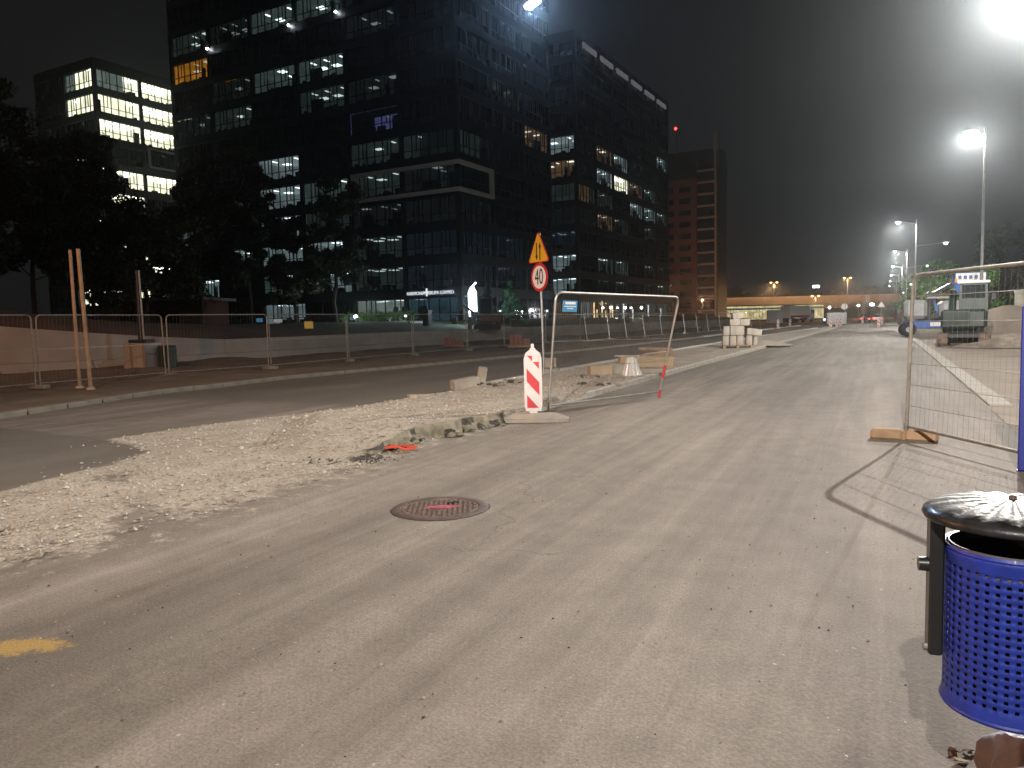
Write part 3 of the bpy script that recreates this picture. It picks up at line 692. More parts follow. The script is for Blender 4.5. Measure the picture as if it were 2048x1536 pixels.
# blue steel board at the frame's right edge
pbx = g(2034, 944)
t = thing('blue_board', 'dark blue painted steel board standing in front of the mesh fence panel', 'board', (pbx.x, pbx.y, 0), R(-12))
MB().bbox((.30, .03, .80), (.60, .05, 1.58), .012).build('panel', M['bluepanel'], t)
for x in (.05, .55): MB().box((x, .09, .81), (.05, .05, 1.62)).build('post', M['bluepanel'], t)
for x in (.05, .55): MB().box((x, .09, .006), (.12, .12, .012)).build('foot', M['bluepanel'], t)

# ------------------------------------------------------------------ litter bin
BX, BY = 0.348, 2.566
t = thing('litter_bin', 'blue perforated metal litter bin hung between black posts under a fluted black lid', 'litter bin', (BX, BY, 0), R(8))
nh, rows = 40, 17; r = .168; z0, z1 = .395, .87
nc = nh * 2; zs = [z0, z0 + .012, z0 + .03]
for k in range(rows): a = z0 + .045 + k * .0232; zs += [a, a + .0105]
zs += [z1 - .045, z1 - .02, z1]
v_, f_ = [], []
ang = []
for i in range(nh): ang += [2 * math.pi * i / nh, 2 * math.pi * (i + .40) / nh]
for zz in zs:
    rr = r + (.005 if zz in (zs[0], zs[1], zs[-1], zs[-2]) else 0)
    for a in ang: v_.append((rr * math.cos(a), rr * math.sin(a), zz))
for j in range(len(zs) - 1):
    hole_row = 3 <= j < 3 + 2 * rows and (j - 3) % 2 == 0
    for i in range(nc):
        if hole_row and i % 2 == 0: continue
        f_.append((j * nc + i, j * nc + (i + 1) % nc, (j + 1) * nc + (i + 1) % nc, (j + 1) * nc + i))
b = MB(); b.add(v_, f_); bk = b.build('basket', M['bluepaint'], t, True)
sm = bk.modifiers.new('sheet', 'SOLIDIFY'); sm.thickness = .0022; sm.offset = -1
MB().lathe([(r + .004, z1 - .012), (r + .008, z1 - .004), (r + .004, z1 + .004), (r - .003, z1 + .002)], 48).build('rim', M['bluepaint'], bk, True)
MB().lathe([(r + .004, z0 - .004), (r + .008, z0 + .004), (r + .004, z0 + .012)], 48).lathe([(0, z0 + .004), (r, z0 + .004)], 48).build('bottom_ring', M['bluepaint'], bk, True)
MB().lathe([(r - .008, z1 - .06), (r - .008, z1 + .006), (r - .012, z1 + .006), (r - .012, z1 - .06)], 48).build('liner_ring', M['binner'], bk, True)
for s_ in (-1, 1):
    b = MB(); x = s_ * (r + .027)
    b.bbox((x, 0, .745), (.04, .058, .43), .006)
    p_ = b.build('post', M['blackpaint'], t)
    MB().tube((x + s_ * .02, 0, .80), (x + s_ * .046, 0, .80), .022, .02, 12).build('bolt', M['blackpaint'], p_, True)
    MB().tube((x + s_ * .018, -.01, .55), (x + s_ * .03, -.01, .55), .012, .011, 10).build('rivet', M['binner'], p_, True)
MB().lathe([(.02, z0 + .06), (r - .02, z0 + .05), (r - .016, z1 - .02), (r - .018, z1 - .02)], 40).build('dark_sleeve', M['black'], t, True)  # unseen black sleeve added so the basket holes look dark
# ground column behind the basket
MB().box((r + .027, 0, .245), (.04, .058, .49)).lathe([(0, 0), (.11, 0), (.11, .015), (.04, .02)], 20, 0, (r + .027, 0, 0)).build('stand', M['blackpaint'], t, False)
# fluted lid
nl = 16; sub = 6; prof = [(.006, .034), (.05, .031), (.10, .025), (.16, .015), (.205, .003), (.226, -.008), (.231, -.020), (.226, -.030), (.21, -.028)]
v_, f_ = [], []; N_ = nl * sub; K = len(prof)
for i in range(N_):
    ph = (i % sub) / sub
    for j, (rr, zz) in enumerate(prof):
        w_ = max(0, min(1, (rr - .02) / .06)) * max(0, min(1, (.216 - rr) / .02)) if rr < .216 else 0
        dz = .007 * w_ * (abs(2 * ph - 1) ** 0.6 - .35)
        a = 2 * math.pi * i / N_; v_.append((rr * math.cos(a), rr * math.sin(a), .975 + zz + dz))
for i in range(N_):
    for j in range(K - 1): f_.append((i * K + j, i * K + j + 1, ((i + 1) % N_) * K + j + 1, ((i + 1) % N_) * K + j))
b = MB(); b.add(v_, f_); ld = b.build('lid', M['lidmetal'], t, False); ld.data.polygons.foreach_set('use_smooth', [True] * len(f_))
MB().lathe([(0, 1.02), (.008, 1.018), (.011, 1.012), (.011, 1.0)], 12).build('lid_bolt', M['rust'], ld, True)

# pale crumpled plastic bag and dry leaves at the foot of the bin
b = MB(); nb = 44
prof = [(.165 * math.sin(k / 15 * 1.75), .19 * (math.cos(k / 15 * 1.75) + .18) / 1.18) for k in range(16)]
b.lathe(prof, nb); b.v = [(x * (1 + .28 * noise.noise(Vector((x * 14, y * 14, z * 14)))), y * (1 + .35 * noise.noise(Vector((x * 14 + 5, y * 14, z * 14)))), max(0, z * (1 + .4 * noise.noise(Vector((x * 11, y * 11 + 9, 0)))))) for x, y, z in b.v]
o = b.build('plastic_bag', M['dullfilm'], None, True); pg_ = g(2035, 1530); o.location = (pg_.x + .04, pg_.y - .12, 0); tag(o, 'dull crumpled plastic bag lying at the foot of the blue litter bin', 'plastic bag')
for i in range(5):
    q = g(random.uniform(1878, 1960), random.uniform(1495, 1534)); s_ = random.uniform(.018, .035)
    b = MB(); b.add([(-s_, 0, 0), (-s_ * .3, -s_ * .45, .006), (s_ * .6, -s_ * .3, .01), (s_, 0, .004), (s_ * .5, s_ * .4, .008), (-s_ * .4, s_ * .4, .004)], [(0, 1, 2, 3, 4, 5)]); 
    b.add([(v[0], v[1], v[2] + .0015) for v in b.v[:6]], [(5, 4, 3, 2, 1, 0)])
    o = b.build('dry_leaf', M['rust'] if i % 2 else M['wood']); o.location = (q.x, q.y, .012); o.rotation_euler = (random.uniform(-.3, .3), random.uniform(-.3, .3), random.random() * 6)
    tag(o, 'small dry leaf on the ground by the foot of the blue bin', 'leaf', 'dry leaves by the bin')

# ------------------------------------------------------------------ stone blocks, planks and debris on the median
def block(name, pos, size, rot, label, m, cat='stone block', group=None, rough=.006):
    b = MB(); b.bbox((0, 0, size[2] / 2), size, min(size) * .06 + rough)
    b.v = [(x + random.uniform(-1, 1) * rough, y + random.uniform(-1, 1) * rough, z + random.uniform(-1, 1) * rough * .6) for x, y, z in b.v]
    o = b.build(name, m); o.location = pos; o.rotation_euler = rot; return tag(o, label, cat, group)
q = g(925, 776, .1); block('kerb_block', (q.x, q.y + .15, .09), (.62, .32, .22), (0, R(-7), R(52)), 'cream kerb block tilted on the stones at the edge of the median', M['granite'])
q = g(957, 768, .1); block('kerb_block', (q.x, q.y + .1, .08), (.22, .30, .42), (R(4), R(10), R(30)), 'short pinkish kerb block standing upright against the tilted one', M['granite'])
q = g(862, 793, .08); block('stone_slab', (q.x, q.y, .06), (.95, .22, .07), (0, R(2), R(48)), 'flat brown slab lying in the stones where the median tapers', M['stone_warm'])
q = g(1100, 738, .1); block('kerb_block', (q.x, q.y, .14), (.38, .42, .30), (0, 0, R(22)), 'pale kerb block behind the striped guide board', M['granite'])
q = g(1100, 741, .1); block('stone_slab', (q.x + .05, q.y - .1, .08), (.5, .4, .07), (0, 0, R(10)), 'thin pale slab under the block behind the guide board', M['granite'])
q = g(1200, 750, .12); block('kerb_block', (q.x, q.y, .12), (.60, .38, .26), (0, 0, R(36)), 'tan fronted kerb block lying beside the film wrapped stump', M['stone_warm'])
q = g(1230, 748, .12); block('kerb_block', (q.x, q.y, .12), (.55, .4, .28), (0, 0, R(30)), 'pale grey kerb block touching the tan fronted block', M['granite'])
q = g(1247, 742, .12); block('kerb_block', (q.x, q.y, .12), (.30, .40, .40), (0, R(6), R(28)), 'upright tan kerb block behind the film wrapped stump', M['stone_warm'])
q = g(1288, 736, .12); block('kerb_beam', (q.x, q.y + .2, .12), (1.6, .30, .34), (0, R(3), R(20)), 'long tan kerb beam lying behind the film wrapped stump', M['stone_warm'])
q = g(1310, 722, .12); block('plank', (q.x, q.y, .48), (1.15, .26, .10), (0, R(2), R(25)), 'upper wooden plank laid across the end of the long kerb beam', M['wood'])
q = g(1310, 727, .12); block('plank', (q.x + .1, q.y - .1, .36), (1.1, .24, .10), (0, R(-4), R(32)), 'lower wooden plank laid across the end of the long kerb beam', M['wood'])
q = g(1305, 746, .12); block('stone_slab', (q.x, q.y, .12), (.62, .36, .11), (0, 0, R(15)), 'flat pale slab beside the wrapped stump and the kerb line', M['granite'])
# film-wrapped stump
q = g(1264, 752, .12)
b = MB(); N_ = 40; prof = [(.0, .50), (.09, .50), (.13, .46), (.15, .35), (.19, .18), (.25, .02), (.26, 0)]
b.lathe(prof, N_); b.v = [(x * (1 + .10 * math.sin(11 * math.atan2(y, x)) * (1 - z)), y * (1 + .10 * math.sin(11 * math.atan2(y, x)) * (1 - z)), z) for x, y, z in b.v]
t = thing('wrapped_stump', 'short post stump wrapped in crinkled clear plastic film on the median', 'stump', (q.x, q.y, .12))
b.build('film', M['film'], t); MB().box((-.12, 0, .515), (.62, .24, .03), 0, .2).build('top_board', M['granite'], t)
# small debris heaps
CH = []
for mm in ('asphaltchunk', 'rubble', 'granite'):
    b = MB(); b.bbox((0, 0, 0), (1, 1, 1), .18); b.v = [(x + random.uniform(-.12, .12), y + random.uniform(-.12, .12), z + random.uniform(-.12, .12)) for x, y, z in b.v]; CH.append(b.mesh('chunk', M[mm]))
for (px, py, lab) in ((1175, 757, 'small heap of dark and pale rubble in front of the tan fronted block'), (1180, 773, 'little heap of dark scraps by the cut end of the kerb'), (985, 772, 'small heap of broken stones beside the upright kerb block'), (1040, 765, 'low heap of broken stones on the edge of the median behind the guide board')):
    q = g(px, py, .12); hp = thing('rubble_heap', lab, 'rubble', (q.x, q.y, .12))
    for k in range(22):
        s_ = random.uniform(.04, .12); x, y = random.gauss(0, .28), random.gauss(0, .16)
        T = Matrix.Translation((x, y, s_ * .3)) @ Matrix.Rotation(random.random() * 6, 4, 'Z') @ Matrix.Rotation(random.uniform(-.5, .5), 4, 'X')
        cm = CH[k % 3]; o = obj('chunk', cm, hp); o.matrix_local = T @ Matrix.Diagonal((s_ * 1.4, s_, s_ * .7, 1))
# coil of orange tape by the broken edge
q = g(796, 902); b = MB(); pts = []
for k in range(70):
    a = k * .55; rr = .10 + .07 * math.sin(k * 1.7) ; pts.append((rr * math.cos(a) * 1.6, rr * math.sin(a), .03 + .03 * math.sin(k * 2.3) ** 2 + .01))
b.path(pts, .006, 5); o = b.build('orange_cord', M['orangetape']); o.location = (q.x, q.y, .0); tag(o, 'tangle of orange plastic cord by the torn edge of the median', 'cord')
# pallet with stacked kerb blocks
q = g(1475, 697, .10); PX, PY, PZ = q.x, q.y, .12; rzp = R(12)
t = thing('pallet', 'low wooden pallet under the stack of pale kerb blocks on the median', 'pallet', (PX, PY, PZ), rzp)
for y in (-.42, -.14, .14, .42): MB().box((0, y, .125), (1.35, .12, .022)).build('deck_board', M['wood'], t)
for x in (-.6, 0, .6): MB().box((x, 0, .057), (.12, .96, .11)).build('bearer', M['wood'], t)
Rz = Matrix.Rotation(rzp, 4, 'Z')
def pal(x, y, z, sz, rot, label, m='granite'):
    v = Rz @ Vector((x, y, 0)); block('kerb_block', (PX + v.x, PY + v.y, PZ + .137 + z), sz, (rot[0], rot[1], rot[2] + rzp), label, M[m], 'stone block', 'kerb blocks on the pallet', .008)
bl = 'kerb block in the bottom row of the stack on the pallet'
for x in (-.53, -.21, .10): pal(x, 0, 0, (.29, .75, .44), (0, 0, 0), bl)
for x in (.50,): pal(x, 0, 0, (.27, .75, .44), (0, 0, 0), bl)
pal(.72, -.15, 0, (.18, .5, .38), (0, R(5), .1), 'thin kerb block leaning at the end of the stack on the pallet')
pal(-.50, 0, .445, (.29, .75, .44), (0, 0, 0), 'narrow kerb block in the second row of the pallet stack')
pal(-.03, 0, .445, (.62, .75, .44), (0, 0, 0), 'wide kerb block in the middle of the second row of the pallet stack')
pal(.68, -.05, .445, (.66, .6, .30), (0, R(7), .12), 'tilted pale kerb block overhanging the end of the pallet stack')
pal(-.13, 0, .89, (.46, .65, .30), (0, 0, .04), 'kerb block of the third row of the stack, under the tilted top one')
pal(.33, 0, .89, (.42, .65, .30), (0, 0, -.05), 'kerb block of the third row beside the one carrying the top block')
pal(.02, 0, 1.21, (.48, .55, .30), (R(4), R(-10), .1), 'topmost tilted kerb block of the stack on the pallet')
# stone heap beside pallet
q = g(1525, 690, .1)
b = MB()
for i in range(12):
    a = i / 12 * 6.283
b.lathe([(0, .28), (.4, .22), (.9, .08), (1.2, 0)], 20); b.v = [(x * 1.2, y * .9, max(0, z + .08 * noise.noise(Vector((x * 3, y * 3, 1))))) for x, y, z in b.v]
o = b.build('sand_heap', M['sand'], None, True); o.location = (q.x, q.y, .1); tag(o, 'low heap of sand beside the pallet of kerb blocks', 'sand heap')
# ------------------------------------------------------------------ street lamps
PW = 275
street_lamp((4.1, 22.2, 0), 9.0, 0.85, 'tall steel street lamp with a bright head beside the mesh fence panel', PW * .9, LC, 'lens')
street_lamp((2.9, -7.8, 0), 9.0, 2.35, 'tall steel street lamp standing behind the litter bin', PW * 0.85, LC, 'lens')
street_lamp((4.6, 46, 0), 10.6, 0.35, 'tall steel street lamp standing right behind the mini excavator', PW * .5, LC, 'lens', head=.8)
yy = [(2.5, 72), (2.7, 105), (2.9, 138), (3.0, 170), (3.1, 202), (3.2, 236)]
far_l = ['street lamp beyond the boom lift with a second lower head, first of the far row', 'street lamp second along the far row past the boom lift', 'street lamp third along the far row past the boom lift', 'street lamp fourth along the far row past the boom lift', 'street lamp fifth along the far row past the boom lift', 'street lamp nearest the overpass at the end of the far row']
for i, (x, y) in enumerate(yy): street_lamp((x, y, 0), 9.0, 1.1, far_l[i], PW * .45 if i < 3 else 0, LC, 'lensfar' if i else 'lens', second=(1.9, 7.2))
def hanging_lamp():
    c = at(1065, 9, 18.6); t = thing('hanging_lamp', 'bluish street lamp hung on a span wire above the median over the road sign', 'street lamp', (c.x, c.y, 0))
    h = c.z; ends = [Vector((-24.5 - c.x, 2.0 - c.y, 11.2)), Vector((10.5 - c.x, 30.5 - c.y, 11.2))]; top = Vector((0, 0, h + .45))
    for e in ends: MB().tube(tuple(e), tuple(top), .005, None, 5).build('span_wire', M['darksteel'], t); MB().tube((e.x, e.y, 0), (e.x, e.y, 11.4), .12, .07, 10).build('span_pole', M['lampsteel'], t, True)
    T = Matrix.Translation((0, 0, h)) @ Matrix.Rotation(R(-36), 4, 'Z')
    hd = MB().bbox((0, 0, .10), (.62, .26, .10), .03, 0, T).tube((0, 0, .14), (0, 0, .45), .012, None, 6, 0, True, T).build('lamp_head', M['darksteel'], t)
    MB().bbox((0, 0, .01), (.5, .2, .09), .03, 0, T).build('lens', M['lensblue'], hd); lamp_light('lamp_light', (0, 0, h - .14), PW * .06, (0.5, 0.7, 1.0), t)
hanging_lamp()
street_lamp((-20.5, 1.0, 0), 8.5, 1.2, 'street lamp with an orange head beyond the left end of the mesh fence', PW * .17, (1.0, 0.40, 0.12), 'lensna', (1, .2), cutoff=0)

# ------------------------------------------------------------------ left fence row
LF = [(-20.9, 8.6), (-20.9, 13.1), (-21.1, 17.5), (-20.4, 21.45), (-20.5, 26.2), (-20.55, 31.3), (-20.6, 36.8), (-20.9, 42), (-20.5, 47.5), (-20.1, 53.2)]
LF2 = [(-18.4, 50.0), (-17.95, 53.6), (-17.85, 57.4), (-17.5, 61.3), (-17.3, 66), (-16.3, 70.5), (-16.1, 75), (-16.0, 79.5), (-15.6, 84), (-15.3, 89), (-15, 94), (-14.6, 99), (-14.2, 104)]
G1 = 'mesh fence panels along the left verge'
names1 = ['mesh fence panel running in front of the high end of the ramp wall', 'mesh fence panel behind the two bare leaning poles', 'mesh fence panel in front of the steel pole on the concrete cube', 'mesh fence panel carrying an orange plate and a yellow plate', 'mesh fence panel just past the one with the orange and yellow plates',
          'second mesh fence panel past the one with the orange and yellow plates', 'third mesh fence panel past the one with plates, before the first brick pallet', 'mesh fence panel in front of the pink brick pallets', 'mesh fence panel just past the pink brick pallets']
for i in range(len(LF) - 1):
    a, b_ = Vector((*LF[i], .06)), Vector((*LF[i + 1], .06)); d = (b_ - a).normalized(); a2, b2_ = a + d * .05, b_ - d * .08
    lean = Vector((random.uniform(-.06, .05), 0, 0)); lean2 = Vector((random.uniform(-.06, .05), 0, 0))
    t, P = fence_panel(a2, b2_, a2 + Vector((0, 0, 2.0)) + lean, b2_ + Vector((0, 0, 2.0)) + lean2, names1[i], G1, .12, .0018, .022, (0, .5), 'galvdull', rail=.12)
    nrm = Vector((d.y, -d.x, 0)) * .03
    def plate(u0, u1, v0, v1, m, nm='plate'):
        b = MB(); q = [P(u, v) + nrm for u, v in ((u0, v0), (u1, v0), (u1, v1), (u0, v1))]
        b.add([tuple(x) for x in q] + [tuple(x + nrm * .3) for x in q], [(3, 2, 1, 0), (4, 5, 6, 7), (0, 1, 5, 4), (1, 2, 6, 5), (2, 3, 7, 6), (3, 0, 4, 7)]); b.build(nm, M[m], t)
    if i == 2: plate(.88, .95, .86, .93, 'bluesign')
    if i == 3: plate(.05, .15, .85, .91, 'whiteplastic'); plate(.42, .53, .72, .86, 'yellow')
    if i == 4: plate(.03, .09, .88, .94, 'bluesign')
for i in range(len(LF2) - 1):
    a, b_ = Vector((*LF2[i], .06)), Vector((*LF2[i + 1], .06)); d = (b_ - a).normalized()
    lab = ['mesh fence panel starting the leaning run beyond the brick pallets', 'leaning mesh fence panel in the run along the far kerb']; 
    t, P = fence_panel(a, b_ - d * .06, a + Vector((-.25, 0, 1.98)), b_ - d * .06 + Vector((-.25, 0, 1.98)), lab[min(i, 1)], 'leaning mesh fence panels beyond the brick pallets', .15, .002, .024, (0, .5), 'galv', rail=.12)
    if 0 < i < 6: MB().lathe([(0, .06), (.06, 0), (0, -.06)], 10, 0, P(.02, .88)).build('marker_disc', M['white'], t)
# feet
def foot(x, y, lab, grp):
    b = MB(); b.bbox((0, 0, .06), (.62, .24, .13), .03); o = b.build('concrete_weight', M['olddkerb']); o.location = (x, y, .03); o.rotation_euler.z = random.uniform(-.3, .3); tag(o, lab, 'fence foot', grp)
for x, y in LF: foot(x, y, 'concrete foot under a joint of the left verge fence', 'concrete feet of the left verge fence')
for x, y in LF2[:9]: foot(x, y, 'concrete foot under the leaning fence run along the far kerb', 'concrete feet of the leaning fence')
# two bare poles
for (px, py, tx, ty, lab) in ((160, 778, 140, 500, 'bare brown pole, thinner of the two leaning poles beside the left fence'), (182, 781, 156, 498, 'bare brown pole, thicker of the two leaning poles beside the left fence')):
    q = g(px, py); dep = (q - CAM).dot(FW); top = at(tx, ty, dep) - q
    t = thing('bare_pole', lab, 'pole', (q.x, q.y, 0)); MB().tube((0, 0, -.1), tuple(top), .055 if px > 170 else .048, .05 if px > 170 else .042, 10).build('shaft', M['wood'], t, True)
    MB().lathe([(0, 0), (.13, 0), (.1, .08), (.05, .1)], 12).build('collar', M['stone_warm'], t, True)
# steel pole on concrete cube by the wall
q = g(287, 742); t = thing('utility_pole', 'dark steel pole with a pale conduit standing on a concrete cube by the wall', 'utility pole', (q.x, q.y, 0), R(8))
MB().bbox((0, 0, .55), (1.05, .9, 1.1), .04).build('concrete_cube', M['wallconc'], t)
MB().tube((-.02, 0, 1.1), (-.02, 0, 3.9), .10, .085, 12).build('shaft', M['darksteel'], t, True)
MB().tube((.16, -.05, 1.2), (.12, -.05, 3.9), .035, .035, 8).build('conduit', M['lampsteel'], t, True)
MB().bbox((0, 0, 1.17), (.9, .5, .12), .03).build('flange', M['darksteel'], t)
MB().bbox((.95, .25, .5), (.6, .5, .95), .06).build('green_box', M['machgreen'], t)
# ------------------------------------------------------------------ retaining wall in cast panels
WL = [(-31.0, 8), (-29.9, 16), (-28.3, 20.5), (-27.5, 25), (-27.1, 30.5), (-27.1, 40), (-27.4, 55), (-27.4, 75), (-26, 100), (-23, 130)]
def wall_h(y): return pl([(2.45, 8), (2.0, 16), (1.45, 20.8), (1.08, 25.5), (1.12, 40), (1.2, 130)], y)
t = thing('retaining_wall', 'long cast concrete retaining wall that rises into a ramp behind the left fence', 'wall')
y = 8.0
while y < 128:
    L_ = 3.0 if y < 70 else 6.0; y2 = y + L_ - .03; xa, xb = pl(WL, y), pl(WL, y2); b = MB(); th = .3
    def wv(x, yy, z, o): return (x - o, yy, z)
    za, zb = wall_h(y), wall_h(y2)
    b.add([(xa, y, -.2), (xb, y2, -.2), (xb, y2, zb), (xa, y, za), (xa - th, y, -.2), (xb - th, y2, -.2), (xb - th, y2, zb), (xa - th, y, za)], [(0, 1, 2, 3), (7, 6, 5, 4), (3, 2, 6, 7), (1, 0, 4, 5), (0, 3, 7, 4), (2, 1, 5, 6)])
    b.build('wall_panel', M['wallconc'], t)
    b = MB(); b.add([(xa + .32, y, -.1), (xb + .32, y2, -.1), (xb + .14, y2, .42), (xa + .14, y, .42), (xa + .003, y, .46), (xb + .003, y2, .46)], [(0, 1, 2, 3), (3, 2, 5, 4)]); b.build('wall_footing', M['wallconc'], t)
    y += L_
# pink brick pallets
for (px, py, lab) in ((908, 697, 'shrink wrapped stack of pink bricks by the wall, the one nearer the lit totem'), (1040, 697, 'stack of pink bricks behind the striped guide board')):
    q = g(px, py); t = thing('brick_stack', lab, 'brick stack', (q.x, q.y, .08), R(10))
    MB().box((0, 0, .06), (1.2, .9, .12)).build('pallet', M['wood'], t)
    bm_ = MB().bbox((0, 0, 0), (.245, .40, .118), .012).mesh('brick', M['pinkbrick'])
    for k in range(4 if px < 1000 else 5):
        for i in range(4 if k < 3 else 2):
            for j in range(2): obj('brick', bm_, t, (-.39 + .26 * i, -.21 + .42 * j, .18 + k * .125), random.uniform(-.05, .05))
# ------------------------------------------------------------------ embankment behind the wall
ev, ef = [], []; exs = 36; eys = [2 + 1.6 * i for i in range(100)]
def emb_z(x, y):
    xw = pl(WL, y) - .28; d = max(0, xw - x)
    z = wall_h(y) - .12 + min(1.0, d / 9) * 0.85
    if y < 34: z += (1 - abs(min(1, (y - 20) / 14 if y > 20 else 0))) * .7 * min(1, d / 3)
    return z + (.12 * noise.noise(Vector((x * .35, y * .35, 2))) * min(1, d))
for y in eys:
    xr = pl(WL, y) - .28
    for i in range(exs + 1):
        x = lerp(xr, -130, (i / exs) ** 2.2); ev.append((x, y, emb_z(x, y)))
for j in range(len(eys) - 1):
    for i in range(exs):
        a = j * (exs + 1) + i; ef.append((a, a + exs + 1, a + exs + 2, a + 1))
me = bpy.data.meshes.new('embankment'); me.from_pydata(ev, [], ef); me.materials.append(M['earth']); me.materials.append(M['grass'])
for p in me.polygons:
    c = p.center; p.use_smooth = True
    if c.y > 36 and c.x < -29.5: p.material_index = 1
struct('embankment', me)
# ------------------------------------------------------------------ trees
def leaf_mesh(name, clumps, m, n, ls, flat=.5):
    b = MB(); vs_, fs = [], []
    for k in range(n):
        c, cr = random.choice(clumps)
        u = Vector((random.gauss(0, 1), random.gauss(0, 1), random.gauss(0, 1))).normalized() * cr * random.random() ** .45
        p = c + Vector((u.x, u.y, u.z * .75)); s = ls * random.uniform(.6, 1.35)
        nrm = (u.normalized() + Vector((random.gauss(0, .7), random.gauss(0, .7), random.gauss(.4, .6)))).normalized(); a = nrm.orthogonal().normalized(); a = Matrix.Rotation(random.random() * 6.28, 3, nrm) @ a; bb = nrm.cross(a)
        i = len(vs_); vs_ += [p - a * s, p + bb * s * .45 - nrm * s * .1, p + a * s, p - bb * s * .45 - nrm * s * .1]; fs += [(i, i + 1, i + 2, i + 3)]
    me = bpy.data.meshes.new(name); me.from_pydata([tuple(v) for v in vs_], [], fs); me.materials.append(m); return me
def tree(pos, H, cw, label, leaf='leaf', n=9000, ls=.2, base=.22, group=None, name='tree', tr=.16):
    t = thing(name, label, 'tree', pos, 0, group); b = MB(); clumps = []
    top = Vector((random.uniform(-.4, .4), random.uniform(-.4, .4), H * .93)); pr = Vector((0, 0, -.3)); k_ = 7
    spine = [Vector((0, 0, -.3))]
    for k in range(1, k_ + 1): spine.append(Vector((top.x * k / k_ + random.uniform(-.15, .15), top.y * k / k_ + random.uniform(-.15, .15), top.z * k / k_)))
    for k in range(k_): b.tube(spine[k], spine[k + 1], tr * (1 - k / k_ * .85), tr * (1 - (k + 1) / k_ * .85), 8)
    for k in range(26):
        f = random.uniform(base, .97); i = min(k_ - 1, int(f * k_)); o_ = spine[i].lerp(spine[i + 1], f * k_ - i)
        a = k * 2.4 + random.uniform(-.4, .4); rr = cw * (math.sin(min(1, (1 - f) / (1 - base) * .85 + .2) * math.pi * .62) ** .8) * random.uniform(.55, 1.0)
        e = o_ + Vector((rr * math.cos(a), rr * math.sin(a), rr * random.uniform(.05, .45))); b.tube(o_, e, tr * .28, tr * .07, 5, 0, False)
        for q in range(3):
            c = o_.lerp(e, random.uniform(.5, 1.1)) + Vector((random.gauss(0, .35), random.gauss(0, .35), random.gauss(0, .35))); clumps.append((c, random.uniform(.45, 1.0) * cw * .27))
    clumps.append((top, cw * .25))
    b.build('trunk', M['bark'], t); obj('crown', leaf_mesh('crown', clumps, M[leaf], n, ls), t)
    return t
TG = 'dark trees behind the retaining wall'
def tree_at(px, depth, topy, cw, label, **kw):
    p = at(px, 600, depth); z = emb_z(p.x, p.y); top = at(px, topy, depth); tree((p.x, p.y, z), top.z - z, cw, label, group=TG, **kw)
tree_at(-60, 42, 150, 4.0, 'tall dark tree at the end of the ramp wall, left of the lit office block', n=14000, ls=.19)
tree_at(70, 46, 215, 4.2, 'dark broad tree in front of the lower floors of the brightly lit office block', n=14000, ls=.19)
tree_at(190, 52, 262, 4.2, 'dark tree hiding the corner of the brightly lit office block', n=17000)
tree_at(290, 50, 405, 4.0, 'dark lower tree above the utility pole on the concrete cube', n=11000)
tree_at(400, 58, 300, 3.1, 'dark tree in front of the far end of the large office block', n=12000)
tree_at(500, 60, 285, 3.3, 'dark tall tree in front of the middle bays of the large office block', n=13000)
tree_at(590, 64, 430, 2.6, 'dark tree beside the tall one in front of the lit lower windows', n=7000)
tree_at(672, 62, 345, 3.0, 'dark loose tree above the garden lamp in front of the large office block', n=8500)
def conifer(pos, H, w, label, n=2600):
    t = thing('conifer', label, 'tree', pos, 0, 'small conifers beside the lit totem'); MB().tube((0, 0, -.2), (0, 0, H * .95), .09, .02, 8).build('trunk', M['bark'], t)
    cl = []
    for k in range(60):
        f = random.random() ** .8; a = random.random() * 6.28; rr = w * (1 - f) * random.uniform(.3, 1) + .05; cl.append((Vector((rr * math.cos(a), rr * math.sin(a), .5 + f * (H - .5))), .16 + .28 * (1 - f)))
    obj('crown', leaf_mesh('crown', cl, M['needle'], n, .09), t)
p = at(977, 640, 62); conifer((p.x, p.y, emb_z(p.x, p.y)), 3.6, 1.0, 'small conifer lit green right beside the glowing totem')
p = at(1022, 640, 66); conifer((p.x, p.y, emb_z(p.x, p.y)), 3.9, 1.5, 'wider darker conifer between the lit one and the road sign')
# hedge in front of the entrance
p0, p1 = at(690, 636, 66), at(835, 638, 70); cl = []
for k in range(60): c = p0.lerp(p1, k / 59); cl.append((Vector((c.x - p0.x + random.gauss(0, .15), c.y - p0.y + random.gauss(0, .15), random.uniform(.3, .75))), .42))
hz_ = emb_z(p0.x, p0.y); t = thing('hedge', 'clipped green hedge lit by the garden lamps before the office entrance', 'hedge', (p0.x, p0.y, hz_)); obj('foliage', leaf_mesh('foliage', cl, M['leaf2'], 5000, .08), t)
b = MB()
for k in range(0, 60, 4): c = cl[k][0]; b.tube((c.x, c.y, -.2), (c.x, c.y, .5), .02, .012, 5)
b.build('stem', M['bark'], t)
# garden lamps: short bollards with lit heads
def bollard(px, py, depth, label, m='whitelight', power=0, h=.9, s=.09):
    p = at(px, py, depth); z = p.z - h
    t = thing('bollard_lamp', label, 'bollard lamp', (p.x, p.y, z), 0, 'bollard lamps by the offices'); MB().tube((0, 0, -.6), (0, 0, h - .05), .05, .05, 8).build('post', M['darksteel'], t)
    MB().lathe([(0, h + s), (s, h + s * .6), (s * 1.1, h), (s * .8, h - .06), (0, h - .06)], 12).build('lit_head', M[m], t, True)
    if power:
        ld_ = bpy.data.lights.new('bollard_light', 'POINT'); ld_.energy = power; ld_.color = (.8, .95, .9); ld_.shadow_soft_size = .1; o = bpy.data.objects.new('bollard_light', ld_); COL.objects.link(o); o.parent = t; o.location = (.25, -.25, h + .25)
bollard(711, 633, 64, 'bright bollard lamp at the end of the hedge', 'lens', 24, .9, .11)
bollard(811, 632, 67, 'bollard lamp at the end of the hedge nearer the steps', 'whitelight', 10)
